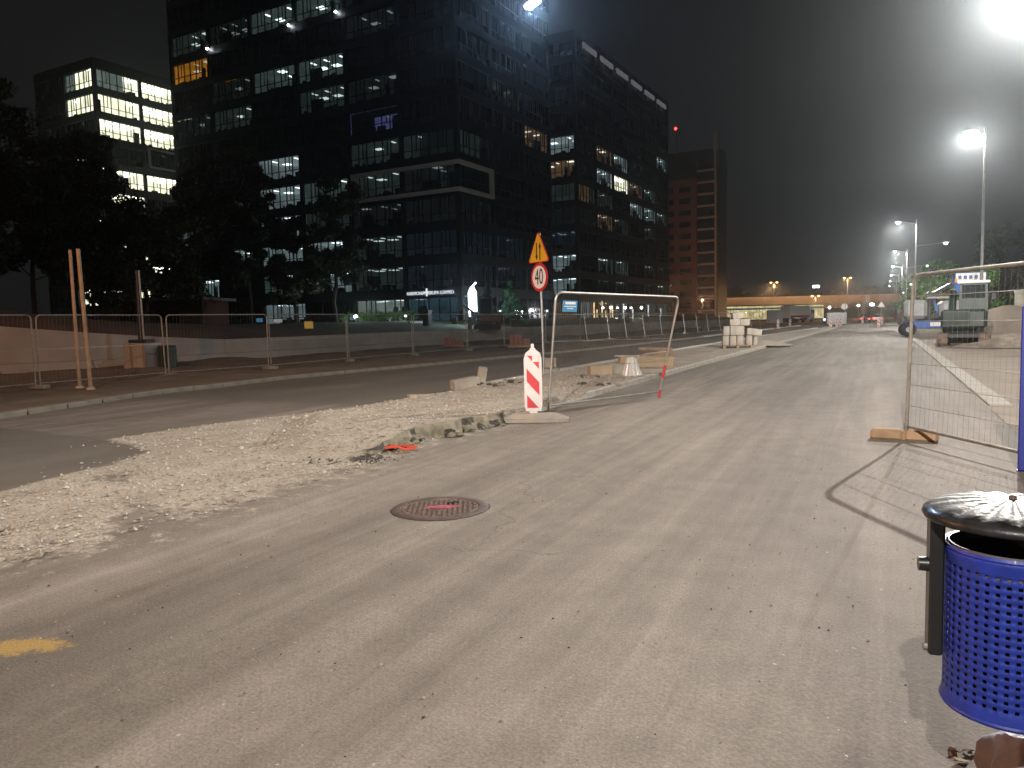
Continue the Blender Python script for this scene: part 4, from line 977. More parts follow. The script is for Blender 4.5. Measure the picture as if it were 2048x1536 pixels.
for i, (px, py) in enumerate(((1000, 622), (1012, 622), (1044, 623), (1062, 621), (1094, 622))):
    bollard(px, py, 95, 'small bright bollard lamp on the plaza beyond the conifers', 'lens' if i == 3 else 'whitelight', 30 if i == 3 else 0, .9, .14 if i == 3 else .1)
# low white ledge wall before the entrance
p0, p1 = at(655, 647, 64), at(905, 643, 70)
t = thing('terrace_ledge', 'low white ledge wall along the terrace before the office entrance', 'wall', (p0.x, p0.y, 0)); d = p1 - p0; L_ = math.hypot(d.x, d.y); a = math.atan2(d.y, d.x)
for k in range(8): MB().box(((k + .5) * L_ / 8, 0, 1.45), (L_ / 8 - .03, .35, .5), 0, 0, Matrix.Rotation(a, 4, 'Z')).build('coping_block', M['white'], t)
# steps up to the terrace
p0 = at(868, 658, 63); t = thing('stairs', 'dark steps with a steel handrail climbing to the office terrace', 'stairs', (p0.x, p0.y, .95), R(0))
for k in range(6): MB().box((-.32 * k, 0, .08 + .15 * k), (.34, 2.6, .15)).build('step', M['concrete'], t)
for y in (-1.35, 1.35):
    MB().tube((.2, y, .9), (-1.9, y, 1.85), .025, None, 8).tube((.2, y, -.1), (.2, y, .9), .02, None, 8).tube((-1.9, y, .6), (-1.9, y, 1.85), .02, None, 8).build('handrail', M['darksteel'], t)
p = at(855, 655, 60); t = thing('gate_pillar', 'square dark pillar at the foot of the office steps', 'pillar', (p.x, p.y, .9)); MB().bbox((0, 0, .85), (.55, .55, 1.7), .02).build('shaft', M['clad2'], t); MB().box((0, 0, 1.73), (.65, .65, .06)).build('cap', M['clad2'], t)
# lit totem
p = at(945, 628, 64); t = thing('lit_totem', 'tall glowing white totem sign with a slanted tip before the office corner', 'totem sign', (p.x, p.y, p.z), R(25))
MB().bbox((.10, 0, 1.05), (.56, .16, 1.75), .04).prism([(-.05, 0), (.38, 0), (.2, .45), (.1, .45)], -.08, .08, 0, Matrix.Translation((-.06, 0, 1.9)) @ Matrix.Rotation(R(90), 4, 'X')).build('light_box', M['totem'], t)
b = MB(); b.path([(-.22, 0, -.2), (-.26, 0, 1.75), (-.1, 0, 2.15), (.36, 0, 2.62)], .06, 8); b.build('light_tube', M['totem'], t)
MB().box((.1, 0, -.35), (.5, .2, 1.1)).build('plinth', M['clad'], t)
for dx_ in (-.9, 1.2):
    ld_ = bpy.data.lights.new('totem_light', 'POINT'); ld_.energy = 40; ld_.color = (.62, .8, 1.0); ld_.shadow_soft_size = .5; o = bpy.data.objects.new('totem_light', ld_); COL.objects.link(o); o.parent = t; o.location = (dx_, -.4, 1.1)
# compact excavator parked below the totem
def small_digger(pos, rz, label, body='orange', s=1.0):
    t = thing('mini_excavator', label, 'excavator', pos, rz); T = Matrix.Scale(s, 4)
    for y in (-.62, .62):
        b = MB(); b.prism([(-.95, .12), (-.8, 0), (.8, 0), (.95, .12), (.95, .38), (.8, .5), (-.8, .5), (-.95, .38)], -.16, .16, 0, T @ Matrix.Translation((0, y, 0)) @ Matrix.Rotation(R(90), 4, 'X')); b.build('track', M['tyre'], t)
    MB().box((0, 0, .55), (1.1, .9, .2), 0, 0, T).build('undercarriage', M['darksteel'], t)
    MB().bbox((-.25, 0, .95), (1.5, 1.35, .6), .08, 0, T).build('engine_housing', M[body], t)
    cb = MB()
    for x in (-.35, .55):
        for y in (-.6, .02): cb.box((x, y, 1.85), (.07, .07, 1.3), 0, 0, T)
    cb.bbox((.1, -.29, 2.54), (1.05, .75, .1), .03, 0, T); c_ = cb.build('cab_frame', M['darksteel'], t)
    MB().box((.1, -.29, 1.85), (.86, .58, 1.24), 0, 0, T).build('cab_glass', M['carglass'], c_)
    b = MB()
    for (a, c, w) in (((.55, .35, 1.0), (1.7, .35, 2.0), .11), ((1.7, .35, 2.0), (2.4, .35, 1.1), .08)): b.tube(T @ Vector(a), T @ Vector(c), w * s, w * .8 * s, 6)
    b.build('boom', M[body], t); MB().box((2.45, .35, .8), (.4, .5, .5), 0, 0, T, .7).build('bucket', M['darksteel'], t)
    MB().box((1.35, 0, .28), (.08, 1.5, .4), 0, 0, T).build('blade', M['darksteel'], t)
    return t
p = at(975, 655, 58); small_digger((p.x, p.y, emb_z(p.x, p.y) - .05), R(200), 'small dark excavator with a square cab parked beside the glowing totem', 'rust')
# low shed with tiled roof among the trees
p = at(330, 600, 66); t = thing('low_house', 'low dim house with a flat pale eave half hidden behind the dark trees', 'house', (p.x, p.y, 1.2), R(20))
MB().box((0, 0, 1.4), (9, 5, 2.8)).build('wall', M['towerbrown'], t); MB().box((0, 0, 2.95), (10, 6, .25)).build('roof', M['slab'], t); MB().box((2, -2.52, 1.3), (1.2, .06, 1.4)).build('window', M['darkglass'], t); MB().box((-2, -2.52, 1.3), (1.2, .06, 1.4)).build('window', M['darkglass'], t); MB().box((0, -2.53, 1.05), (1.0, .06, 2.1)).build('door', M['wood'], t); MB().box((3, 0.5, 3.5), (.5, .5, .9)).build('chimney', M['towerbrown'], t)
# ------------------------------------------------------------------ office blocks
AZB = R(3.19); BD = Vector((math.sin(AZB), math.cos(AZB), 0)); AD = Vector((-BD.y, BD.x, 0))
BAY, FL, W0, WH = 8.1, 3.835, 5.85, 2.80
def room_mats(key, col, wall, ceil, lamp):  # walls and ceilings glow themselves in place of lamplight falling on them
    return [emit('room_wall_' + key, col, wall, False, .35, .5), emit('room_ceiling_' + key, col, ceil, False, .25, .4), emit('room_lamp_' + key, tuple(min(1, c * .4 + .62) for c in col), lamp, False), mat('furniture_' + key, (.02, .02, .02), .9)]
TEAL = (0.62, 0.85, 0.78)
RM = {'faint': room_mats('faint', TEAL, .006, .008, .22), 'dim': room_mats('dim', TEAL, .02, .028, .9), 'mid': room_mats('mid', TEAL, .05, .07, 2.6), 'lit': room_mats('lit', (.72, .86, .92), .14, .25, 3.0),
      'bright': room_mats('bright', (1.0, .90, .66), 1.7, 3.0, 20.0), 'orange': room_mats('orange', (1.0, .36, .03), .34, .30, .7), 'purple': room_mats('purple', (.36, .34, 1.0), .12, .12, .2), 'cool': room_mats('cool', (.40, .62, 1.0), .011, .018, .25), 'coollobby': room_mats('coollobby', (.30, .62, .85), .055, .09, .5), 'lobby': room_mats('lobby', (.82, .93, .86), .16, .22, 1.6), 'warm': room_mats('warm', (1.0, .55, .3), .07, .10, 1.8)}
_rc = {}
def room_mesh(key, var):
    if (key, var) in _rc: return _rc[(key, var)]
    rnd = random.Random(var * 31 + 5); b = MB(); w, h, d = BAY - .5, WH - .05, 5.0
    x0, x1 = -w / 2, w / 2
    b.quad((x0, d, 0), (x1, d, 0), (x1, d, h), (x0, d, h), 0); b.quad((x0, .25, h), (x0, d, h), (x1, d, h), (x1, .25, h), 1)
    b.quad((x0, .25, 0), (x0, d, 0), (x0, d, h), (x0, .25, h), 0); b.quad((x1, d, 0), (x1, .25, 0), (x1, .25, h), (x1, d, h), 0); b.quad((x0, .25, .01), (x1, .25, .01), (x1, d, .01), (x0, d, .01), 3)
    nl = rnd.choice((2, 3, 3, 4)) if key != 'bright' else 5
    for k in range(nl):
        for yy_ in (1.3, 3.3):
            if key != 'bright' and rnd.random() < .35: continue
            cx = x0 + (k + .5) * w / nl + rnd.uniform(-.3, .3); b.box((cx, yy_, h - .06), (rnd.choice((.25, 1.1, .3)), .9, .05), 2)
    for k in range(rnd.randrange(5, 9)):       # cupboards, screens, plants on the sill, people-high partitions
        cx = rnd.uniform(x0 + .4, x1 - .4); hh = rnd.choice((.5, .75, 1.0, 1.9)); b.box((cx, rnd.uniform(.5, 4.3), hh / 2), (rnd.uniform(.3, 1.5), .4, hh), 3)
    for k in range(rnd.randrange(6, 16)):
        cx = rnd.uniform(x0 + .3, x1 - .3); s_ = rnd.uniform(.1, .3); b.box((cx, .45, s_ * .6 + rnd.uniform(0, .25)), (s_ * 1.6, .2, s_ * 1.4), 3, rnd.random())
    if key == 'purple': b.box((x0 + .24 * w, .4, h / 2), (.48 * w, .1, h), 3); b.box((x0 + .74 * w, .4, h * .84), (.52 * w, .1, h * .32), 3)  # dark boards added to blot out the unlit part of this bay
    if rnd.random() < .6: b.box((rnd.uniform(x0 + 1, x1 - 1), 2.5, h / 2), (.5, .5, h - .1), 0)
    _rc[(key, var)] = b.mesh('room', RM[key]); return _rc[(key, var)]
def window_frame_mesh(w, h, nv, name):
    b = MB(); t_ = .09
    b.box((0, 0, t_ / 2), (w, .16, t_)); b.box((0, 0, h - t_ / 2), (w, .16, t_))
    for i in range(nv + 1): b.box((lerp(-w / 2 + t_ / 2, w / 2 - t_ / 2, i / nv), 0, h / 2), (t_, .15, h - 2 * t_))
    b.box((0, 0, h * .33), (w - 2 * t_, .13, .07))
    for i in (1, 4): b.box((lerp(-w / 2, w / 2, (i + .55) / nv), 0, h * .66), (.06, .13, h * .62))
    return b.mesh(name, M['mull'])
WF = window_frame_mesh(BAY - .5, WH, 6, 'window')
PD = MB().box((0, .02, WH / 2), (BAY - .62, .02, WH - .12)).mesh('pane', M['darkglass']); PC = MB().box((0, .02, WH / 2), (BAY - .62, .02, WH - .12)).mesh('pane', M['clearglass'])
def facade(root, K, D, nb, floors, lit, default, clad='clad', zb=1.0, gnd=True, last=None):
    """a facade from corner K along D: piers, spandrel bands, a window with its pane for each bay and floor, a room behind lit ones"""
    N = Vector((D.y, -D.x, 0)) if D.dot(BD) > .9 else Vector((-D.y, D.x, 0))      # outward normal
    if D.dot(BD) > .9: N = Vector((BD.y, -BD.x, 0))
    else: N = -BD
    X = D if D.dot(BD) > .9 else -D; Y = -N     # window local x runs left to right seen from outside
    rot = Matrix(((X.x, Y.x, 0), (X.y, Y.y, 0), (0, 0, 1))).to_4x4(); ang = math.atan2(X.y, X.x)
    Ltot = nb * BAY
    def tw(s, out, z): return K - root.location + D * s + N * out + Vector((0, 0, z))
    ztop = W0 + FL * (max(floors) + 1)
    for k in list(floors) + [max(floors) + 1]:
        za = W0 + FL * k - (FL - WH); MB().box((0, 0, 0), (Ltot + (.0), .5, FL - WH), 0, 0, Matrix.Translation(tw(Ltot / 2, -.19, za + (FL - WH) / 2)) @ rot).build('spandrel', M[clad], root)
    for i in range(nb + 1):
        MB().box((0, 0, 0), (.5, .44, ztop - zb), 0, 0, Matrix.Translation(tw(min(max(i * BAY, .25), Ltot - .25), -.17, (ztop + zb) / 2)) @ rot).build('pier', M[clad], root)
    for k in floors:
        for i in range(nb):
            key = lit.get((i, k), default(i, k)); z = W0 + FL * k; c = tw((i + .5) * BAY, -.17, z)
            w = obj('window', WF, root, c, ang); obj('pane', PC if key else PD, w)
            if key: obj('room', room_mesh(key, random.randrange(6)), root, c, ang)
def core(root, K, la, lb, z0, z1, m='clad', inset=6.0):
    P = [K + AD * inset + BD * inset, K + BD * (lb) + AD * inset, K + BD * lb + AD * la, K + AD * la + BD * inset]
    b = MB(); b.prism([((p - root.location).x, (p - root.location).y) for p in P][::-1], z0, z1); b.build('core', M[m], root)
def roof(root, K, la, lb, z, m='clad', h=1.6):
    P = [K, K + AD * la, K + AD * la + BD * lb, K + BD * lb]; b = MB(); b.prism([((p - root.location).x, (p - root.location).y) for p in P][::-1], z, z + h); b.build('roof', M[m], root)
# --- the large block
K1 = Vector((-43.89, 77.46, 0)); t = thing('office_block', 'large dark glass office block with a pale frame around one row and lit clinic sign', 'office building', K1)
LIT1 = {(5, 9): 'dim', (4, 9): 'faint', (3, 9): 'mid', (2, 9): 'mid', (1, 9): 'faint', (5, 8): 'orange', (3, 7): 'mid', (2, 7): 'mid', (4, 7): 'faint', (1, 8): 'faint', (2, 6): 'dim', (4, 6): 'faint', (1, 6): 'faint', (5, 6): 'faint', (1, 5): 'purple', (4, 6): 'dim', (3, 4): 'lit', (1, 4): 'dim', (0, 4): 'dim', (3, 3): 'lit', (2, 3): 'mid', (1, 3): 'dim', (0, 3): 'faint', (3, 2): 'lit', (2, 2): 'dim', (1, 2): 'faint', (0, 2): 'faint', (3, 1): 'lit', (2, 1): 'lit', (1, 1): 'dim', (0, 1): 'cool', (3, 0): 'mid', (2, 0): 'lit', (1, 0): 'dim', (0, 0): 'cool', (5, 2): 'lit', (4, 1): 'lit', (5, 0): 'lit', (4, 3): 'dim'}
facade(t, K1, AD, 6, range(0, 12), LIT1, lambda i, k: None)
LIT1B = {(1, 6): 'faint', (0, 4): 'faint', (2, 5): 'warm', (0, 2): 'faint', (1, 1): 'cool', (0, 1): 'cool', (0, 0): 'cool', (1, 0): 'cool', (2, 1): 'faint'}
facade(t, K1, BD, 3, range(0, 12), LIT1B, lambda i, k: None)
core(t, K1, 48.6, 24.3, 0, 52); roof(t, K1, 48.6, 24.3, W0 + FL * 12 - .0)
# ground floor glazing, lobby, sign
def gfloor(root, K, D, nb, specs, zb=1.9, ztop=W0 - 1.035):
    h = ztop - zb; wf = window_frame_mesh(BAY - .5, h, 5, 'window'); N = Vector((BD.y, -BD.x, 0)) if D.dot(BD) > .9 else -BD; X = D if D.dot(BD) > .9 else -D; ang = math.atan2(X.y, X.x)
    for i in range(nb):
        c = K - root.location + D * (i + .5) * BAY - N * .2 + Vector((0, 0, zb)); w = obj('window', wf, root, c, ang); key = specs.get(i)
        MB().box((0, .02, h / 2), (BAY - .62, .02, h - .12)).build('pane', M['clearglass' if key else 'darkglass'], w)
        if key: obj('room', room_mesh(key, 3 + i), root, c, ang)
gfloor(t, K1, AD, 6, {0: 'coollobby', 1: 'lobby', 3: 'lit'}); gfloor(t, K1, BD, 3, {0: 'coollobby', 1: 'cool'})
# pale facade frame
b = MB(); zl, zh = 16.95, 20.05; th = .42; N_a, N_b = -BD, Vector((BD.y, -BD.x, 0)); rA = Matrix.Rotation(math.atan2(-AD.y, -AD.x), 4, 'Z'); rB = Matrix.Rotation(math.atan2(BD.y, BD.x), 4, 'Z')
sA, sB = 15.6, 7.4; fr = thing and MB()
for z in (zl, zh):
    fr.box((0, 0, 0), (sA + .45, .5, th), 0, 0, Matrix.Translation(AD * (sA / 2 - .2) + N_a * .2 + Vector((0, 0, z))) @ rA); fr.box((0, 0, 0), (sB - .05, .5, th), 0, 0, Matrix.Translation(BD * (sB / 2 + .05) + N_b * .2 + Vector((0, 0, z))) @ rB)
fr.box((0, 0, 0), (th, .5, zh - zl - th), 0, 0, Matrix.Translation(AD * (sA - .2) + N_a * .2 + Vector((0, 0, (zl + zh) / 2))) @ rA); fr.box((0, 0, 0), (th, .5, zh - zl - th), 0, 0, Matrix.Translation(BD * (sB - .2) + N_b * .2 + Vector((0, 0, (zl + zh) / 2))) @ rB)
fr.build('facade_frame', M['framewhite'], t)
angA = math.atan2(-AD.y, -AD.x)
for txt, s, sz in (('HARMONIA', 6.35, .50), ('GRUPA LUXMED', 2.75, .50)):
    o = obj('sign_letters', text_mesh(txt, sz, .03, 'sign_letters', M['letters']), t, AD * s + N_a * .32 + Vector((0, 0, 5.25))); o.rotation_euler = (R(90), 0, angA); o.scale = (1.0, 1.15, 1)
MB().box((0, 0, 0), (.7, .1, .2), 0, 0, Matrix.Translation(AD * 4.75 + N_a * .32 + Vector((0, 0, 5.35))) @ rA).box((0, 0, .28), (.2, .1, .36), 0, 0, Matrix.Translation(AD * 4.75 + N_a * .32 + Vector((0, 0, 5.35))) @ rA).box((0, 0, -.28), (.2, .1, .36), 0, 0, Matrix.Translation(AD * 4.75 + N_a * .32 + Vector((0, 0, 5.35))) @ rA).build('sign_cross', M['letters'], t)
for (s, k) in ((40.2, 9), (24.9, 9), (17.0, 9)): MB().lathe([(0, .15), (.13, .07), (.13, -.07), (0, -.15)], 10, 0, tuple(AD * s + N_a * .35 + Vector((0, 0, W0 + FL * k - .25)))).build('facade_light', M['lensfar'], t, True)
# --- block behind it along the road
K2 = Vector((-44.75, 117.98, 0)); t = thing('office_block', 'long dark office block with a row of pale roof edge panels behind the large one', 'office building', K2)
facade(t, K2, AD, 2, range(0, 11), {(0, 6): 'lit', (0, 5): 'warm', (0, 4): 'warm', (0, 2): 'cool', (0, 1): 'lit', (0, 0): 'lit', (0, 3): 'faint'}, lambda i, k: None, 'clad2')
LIT2 = {(1, 6): 'warm', (2, 6): 'lit', (1, 5): 'lit', (2, 5): 'bright', (3, 5): 'warm', (3, 6): 'faint', (5, 7): 'lit', (4, 5): 'mid', (3, 4): 'lit', (4, 4): 'lit', (5, 4): 'mid', (1, 4): 'dim', (0, 4): 'dim', (1, 3): 'warm', (0, 3): 'faint', (2, 3): 'dim', (4, 3): 'dim', (1, 1): 'mid', (2, 1): 'mid', (4, 1): 'dim', (5, 1): 'faint', (1, 0): 'faint', (2, 0): 'dim', (4, 0): 'faint', (5, 0): 'mid'}
facade(t, K2, BD, 6, range(0, 11), LIT2, lambda i, k: None, 'clad2')
core(t, K2, 16.2, 48.6, 0, 48); roof(t, K2, 16.2, 48.6, W0 + FL * 11 - 1.6, 'clad2', 1.2)
gfloor(t, K2, AD, 2, {0: 'lit'}); gfloor(t, K2, BD, 6, {0: 'warm', 1: 'warm', 4: 'mid', 5: 'mid'})
M['roofpanel'] = emit('roof_edge_light', (.95, .95, 1.0), .10, False)
for k in range(6):
    MB().box((0, 0, 0), (5.6, .25, .8), 0, 0, Matrix.Translation(BD * (2.2 + 3.0 + 7.6 * k) + N_b * .3 + Vector((0, 0, 46.3))) @ rB).build('roof_edge_panel', M['roofpanel'], t)
M['reflwarm'] = emit('reflection_warm', (1.0, .72, .36), .9, False, .5, .9); M['reflwhite'] = emit('reflection_white', (.9, .97, 1.0), .7, False, .5, .9)  # glowing strips standing in for vertical light reflections at the ground floor
for k, (s_, hh) in enumerate(((5, 2.6), (6.3, 1.4), (8.6, 2.9), (10.2, 1.2), (12.5, 2.2), (13.4, 2.2), (19, 2.5), (24, 1.5), (33, 2.4), (41, 1.8))):
    MB().box((0, 0, 0), (.13, .2, hh), 0, 0, Matrix.Translation(BD * s_ + N_b * .5 + Vector((0, 0, 2.0 + hh / 2))) @ rB).build('reflection_streak', M['reflwarm'] if k < 6 else M['reflwhite'], t)
for k, px in enumerate((1206, 1222, 1235, 1250, 1262, 1283)): bollard(px, 616, 112, 'bright bollard lamp in the row before the long office block', 'lens' if k % 2 else 'whitelight', 0, .9, .16)
# --- brightly lit block on the left
K0 = Vector((-112.2, 82.59, 0)); t = thing('office_block', 'brightly lit office block seen over the dark trees past the end of the large one', 'office building', K0)
lit0 = {(1, 9): None}
facade(t, K0, AD, 2, range(0, 10), {(0, 9): 'lobby', (0, 8): 'bright', (1, 9): None, (1, 8): None}, lambda i, k: 'bright' if (i + k) % 3 == 0 else None)
facade(t, K0, BD, 3, range(0, 10), {(0, 6): None, (1, 6): None, (2, 6): None}, lambda i, k: 'bright' if k > 4 or (i + k) % 2 == 0 else None)
core(t, K0, 16.2, 24.3, 0, 45); roof(t, K0, 16.2, 24.3, W0 + FL * 10 - 1.0)
b = MB()
for z in (29.2, 32.2): b.box((0, 0, 0), (7, .4, .3), 0, 0, Matrix.Translation(BD * 12.2 + N_b * .25 + Vector((0, 0, z))) @ rB)
b.box((0, 0, 0), (.3, .4, 2.7), 0, 0, Matrix.Translation(BD * 8.85 + N_b * .25 + Vector((0, 0, 30.7))) @ rB); b.build('facade_frame', M['framewhite'], t)
# --- brown tower block
K3 = at(1434, 450, 215); K3.z = 0; t = thing('tower_block', 'brown residential tower with a strip of pale slabs beyond the office blocks', 'tower', K3)
def loc3(sa, out, z): return AD * sa + N_a * out + Vector((0, 0, z))
def b3(c, d, nm, m): MB().box((0, 0, 0), d, 0, 0, Matrix.Translation(c) @ rA).build(nm, M[m], t)
b3(loc3(2.8, -6, 22), (5.6, 11, 44), 'glazed_wing', 'clad2'); b3(loc3(12, -4.5, 20.5), (12.6, 11, 41), 'brown_wing', 'towerbrown'); b3(loc3(9.0, -8, 46.5), (18, 9, 6.5), 'roof_storey', 'clad2'); b3(loc3(.3, -.2, 25), (.6, 1.6, 50), 'corner_fin', 'slab'); b3(loc3(.2, .2, 50.5), (1.1, 1.4, 5), 'antenna_box', 'slab')
MB().tube(tuple(loc3(13.6, -6, 49)), tuple(loc3(13.6, -6, 57)), .12, .05, 6).build('mast', M['lampsteel'], t); MB().lathe([(0, .5), (.45, 0), (0, -.5)], 10, 0, tuple(loc3(13.6, -6, 57.4))).build('red_beacon', M['redlight'], t)
for k in range(13):
    z = 3.6 + 3.3 * k; b3(loc3(3.2, -.25, z), (4.9, .9, .55), 'slab_edge', 'slab'); b3(loc3(3.2, -.45, z + 1.9), (4.6, .1, 2.6), 'window', 'darkglass')
    if k < 11:
        b3(loc3(8.9, 1.02, z + 1.6), (3.3, .1, 1.5), 'window', 'darkglass'); b3(loc3(13.4, 1.02, z + 1.6), (2.4, .1, 1.5), 'window', 'darkglass')
# ------------------------------------------------------------------ dark green excavator behind the right fence
p = g(1928, 692); t = thing('mini_excavator', 'dusty dark green mini excavator with a pale cab roof behind the mesh fence panel', 'excavator', (p.x, p.y, 0), R(83))
for y in (-.80, .80):
    T = Matrix.Translation((0, y, 0)) @ Matrix.Rotation(R(90), 4, 'X')
    tk = MB().prism([(-1.15, .16), (-1.0, .02), (1.0, .02), (1.15, .16), (1.15, .44), (1.0, .58), (-1.0, .58), (-1.15, .44)], -.20, .20, 0, T).build('track', M['rust'], t)
    b = MB()
    for k in range(13): b.box((-1.0 + k * .167, y, .012), (.06, .41, .024)); b.box((-1.0 + k * .167, y, .59), (.06, .41, .024))
    b.build('grouser', M['rust'], tk)
    for x in (-.85, -.3, .3, .85): MB().tube((x, y - .22, .28), (x, y + .22, .28), .17, None, 12).build('roller', M['darksteel'], tk)
MB().box((0, 0, .55), (1.2, 1.2, .3)).build('undercarriage', M['darksteel'], t)
MB().lathe([(0, .7), (.5, .7), (.5, .8), (0, .8)], 18).build('slew_ring', M['darksteel'], t)
eng = MB().bbox((-.45, 0, 1.22), (1.5, 1.75, .86), .12).build('engine_housing', M['machgreen'], t)
MB().bbox((-1.12, .25, 1.28), (.16, 1.1, .7), .05).build('counterweight', M['machgreen'], eng)
for k in range(5): MB().box((-.45, .885, 1.05 + .09 * k), (.7, .02, .03)).build('vent_slat', M['black'], eng)
cab = MB()
for x in (-.55, .75):
    for y in (-.82, .15): cab.box((x, y, 2.02), (.10, .10, 1.55))
cab.box((.1, -.335, 1.26), (1.4, 1.06, .10)); cab.box((.1, -.335, 2.75), (1.4, 1.06, .08)); cab.box((-.55, -.335, 1.7), (.08, .9, .85)); cab.box((.1, .15, 1.6), (1.2, .06, .6)); cab.box((.1, -.82, 1.55), (1.2, .06, .5))
c_ = cab.build('cab_frame', M['machgreen'], t)
MB().bbox((.1, -.335, 2.84), (1.62, 1.25, .11), .04).build('cab_roof', M['white'], c_)
for (c, d) in (((.78, -.335, 2.1), (.02, .86, 1.2)), ((-.57, -.335, 2.35), (.02, .86, .6)), ((.1, .16, 2.3), (1.2, .02, .7)), ((.1, -.83, 2.25), (1.2, .02, .8))): MB().box(c, d).build('cab_window', M['carglass'], c_)
MB().bbox((-.2, -.35, 1.75), (.5, .5, .9), .08).build('seat', M['black'], c_)
MB().box((-.5, .35, 2.93), (.1, .1, .16)).build('beacon', M['orange'], c_)
b = MB()
for a, c, w0, w1 in (((.75, .55, 1.1), (1.5, .55, 2.5), .17, .15), ((1.5, .55, 2.5), (2.3, .55, 2.35), .14, .12)): b.tube(a, c, w0, w1, 8)
b.build('boom', M['machgreen'], t); MB().tube((2.3, .55, 2.4), (2.35, .55, .9), .12, .09, 8).build('stick', M['machgreen'], t); MB().tube((.85, .55, 1.05), (1.75, .55, 2.1), .05, .05, 8).build('hydraulic_ram', M['galv'], t)
MB().prism([(-.3, 0), (.15, -.05), (.35, .25), (.3, .6), (-.1, .65), (-.15, .3)], -.35, .35, 0, Matrix.Translation((2.3, .55, .25)) @ Matrix.Rotation(R(90), 4, 'X')).build('bucket', M['rust'], t)
MB().box((1.55, 0, .3), (.1, 1.9, .45)).box((1.35, .4, .35), (.5, .1, .12)).box((1.35, -.4, .35), (.5, .1, .12)).build('dozer_blade', M['rust'], t)
MB().tube((.75, -1.0, 2.2), (.75, -.82, 2.2), .015, None, 6).bbox((.78, -1.08, 2.2), (.05, .2, .3), .02).build('mirror', M['black'], c_)

# ------------------------------------------------------------------ blue boom lift beyond it
p = g(1843, 672); t = thing('boom_lift', 'blue and grey articulated boom lift with its platform raised behind the dark excavator', 'boom lift', (p.x, p.y, 0), R(4))
ch = MB().bbox((.4, 0, .75), (2.7, 1.5, .5), .06).build('chassis', M['machblue'], t)
MB().box((.75, -.76, .78), (.7, .02, .26)).build('maker_plate', M['white'], ch)
for x in (-.85, 1.75):
    for y in (-.85, .85):
        w = MB().lathe([(.18, -.16), (.42, -.17), (.46, -.1), (.46, .1), (.42, .17), (.18, .16)], 20, 0, (0, 0, 0), Matrix.Translation((x, y, .46)) @ Matrix.Rotation(R(90), 4, 'X')).build('wheel', M['tyre'], t, True)
        MB().lathe([(0, -.1), (.2, -.13), (.2, .13), (0, .1)], 16, 0, (0, 0, 0), Matrix.Translation((x, y, .46)) @ Matrix.Rotation(R(90), 4, 'X')).build('rim', M['machgrey'], w)
MB().lathe([(0, 1.0), (.6, 1.0), (.6, 1.15), (0, 1.15)], 18, 0, (.4, 0, 0)).build('turntable', M['darksteel'], t)
MB().bbox((-.45, -.1, 1.75), (1.35, 1.6, 1.25), .22).build('engine_cover', M['machgrey'], t); MB().bbox((1.55, -.1, 1.7), (1.3, 1.6, 1.15), .22).build('tank_cover', M['machgrey'], t)
MB().box((.5, 0, 1.3), (2.2, .5, .3)).build('turret', M['darksteel'], t)
def arm3(a, c, w, nm, m): MB().tube(a, c, w, w * .85, 4).build(nm, M[m], t)
arm3((.35, 0, 1.3), (.45, 0, 2.7), .19, 'lower_boom', 'darksteel'); arm3((1.0, -.1, 1.3), (.6, -.1, 2.5), .12, 'lower_link', 'machblue'); arm3((.45, 0, 2.65), (1.7, -.1, 3.4), .17, 'upper_boom', 'darksteel'); arm3((1.7, -.1, 3.4), (2.1, -.15, 2.9), .1, 'jib', 'machblue')
MB().tube((.45, -.25, 2.65), (.45, .25, 2.65), .26, .26, 14).build('knuckle', M['darksteel'], t)
pl_ = MB(); x0, x1, y0, y1, z0, z1 = 1.75, 3.45, -.9, .1, 2.75, 4.0
for x in (x0, (x0 + x1) / 2, x1):
    for y in (y0, y1): pl_.tube((x, y, z0), (x, y, z1), .025, None, 6)
for z in (z0, 3.35, z1):
    pl_.tube((x0, y0, z), (x1, y0, z), .025, None, 6).tube((x0, y1, z), (x1, y1, z), .025, None, 6).tube((x0, y0, z), (x0, y1, z), .025, None, 6).tube((x1, y0, z), (x1, y1, z), .025, None, 6)
pl_.box(((x0 + x1) / 2, (y0 + y1) / 2, z0), (x1 - x0, y1 - y0, .08)); pf = pl_.build('platform_rails', M['machblue'], t)
MB().box(((x0 + x1) / 2, y0 - .03, 3.7), (1.65, .03, .56)).build('platform_banner', M['white'], pf); MB().box(((x0 + x1) / 2, y0 - .03, 3.1), (1.65, .03, .58)).build('platform_panel', M['machblue'], pf)
b = MB()
for k in range(5): b.box((2.0 + .3 * k, y0 - .05, 3.72), (.18, .012, .22))
b.build('banner_print', M['machblue'], pf)
MB().box((1.0, -.5, 2.5), (1.6, .3, .12)).build('cable_tray', M['machgrey'], t)

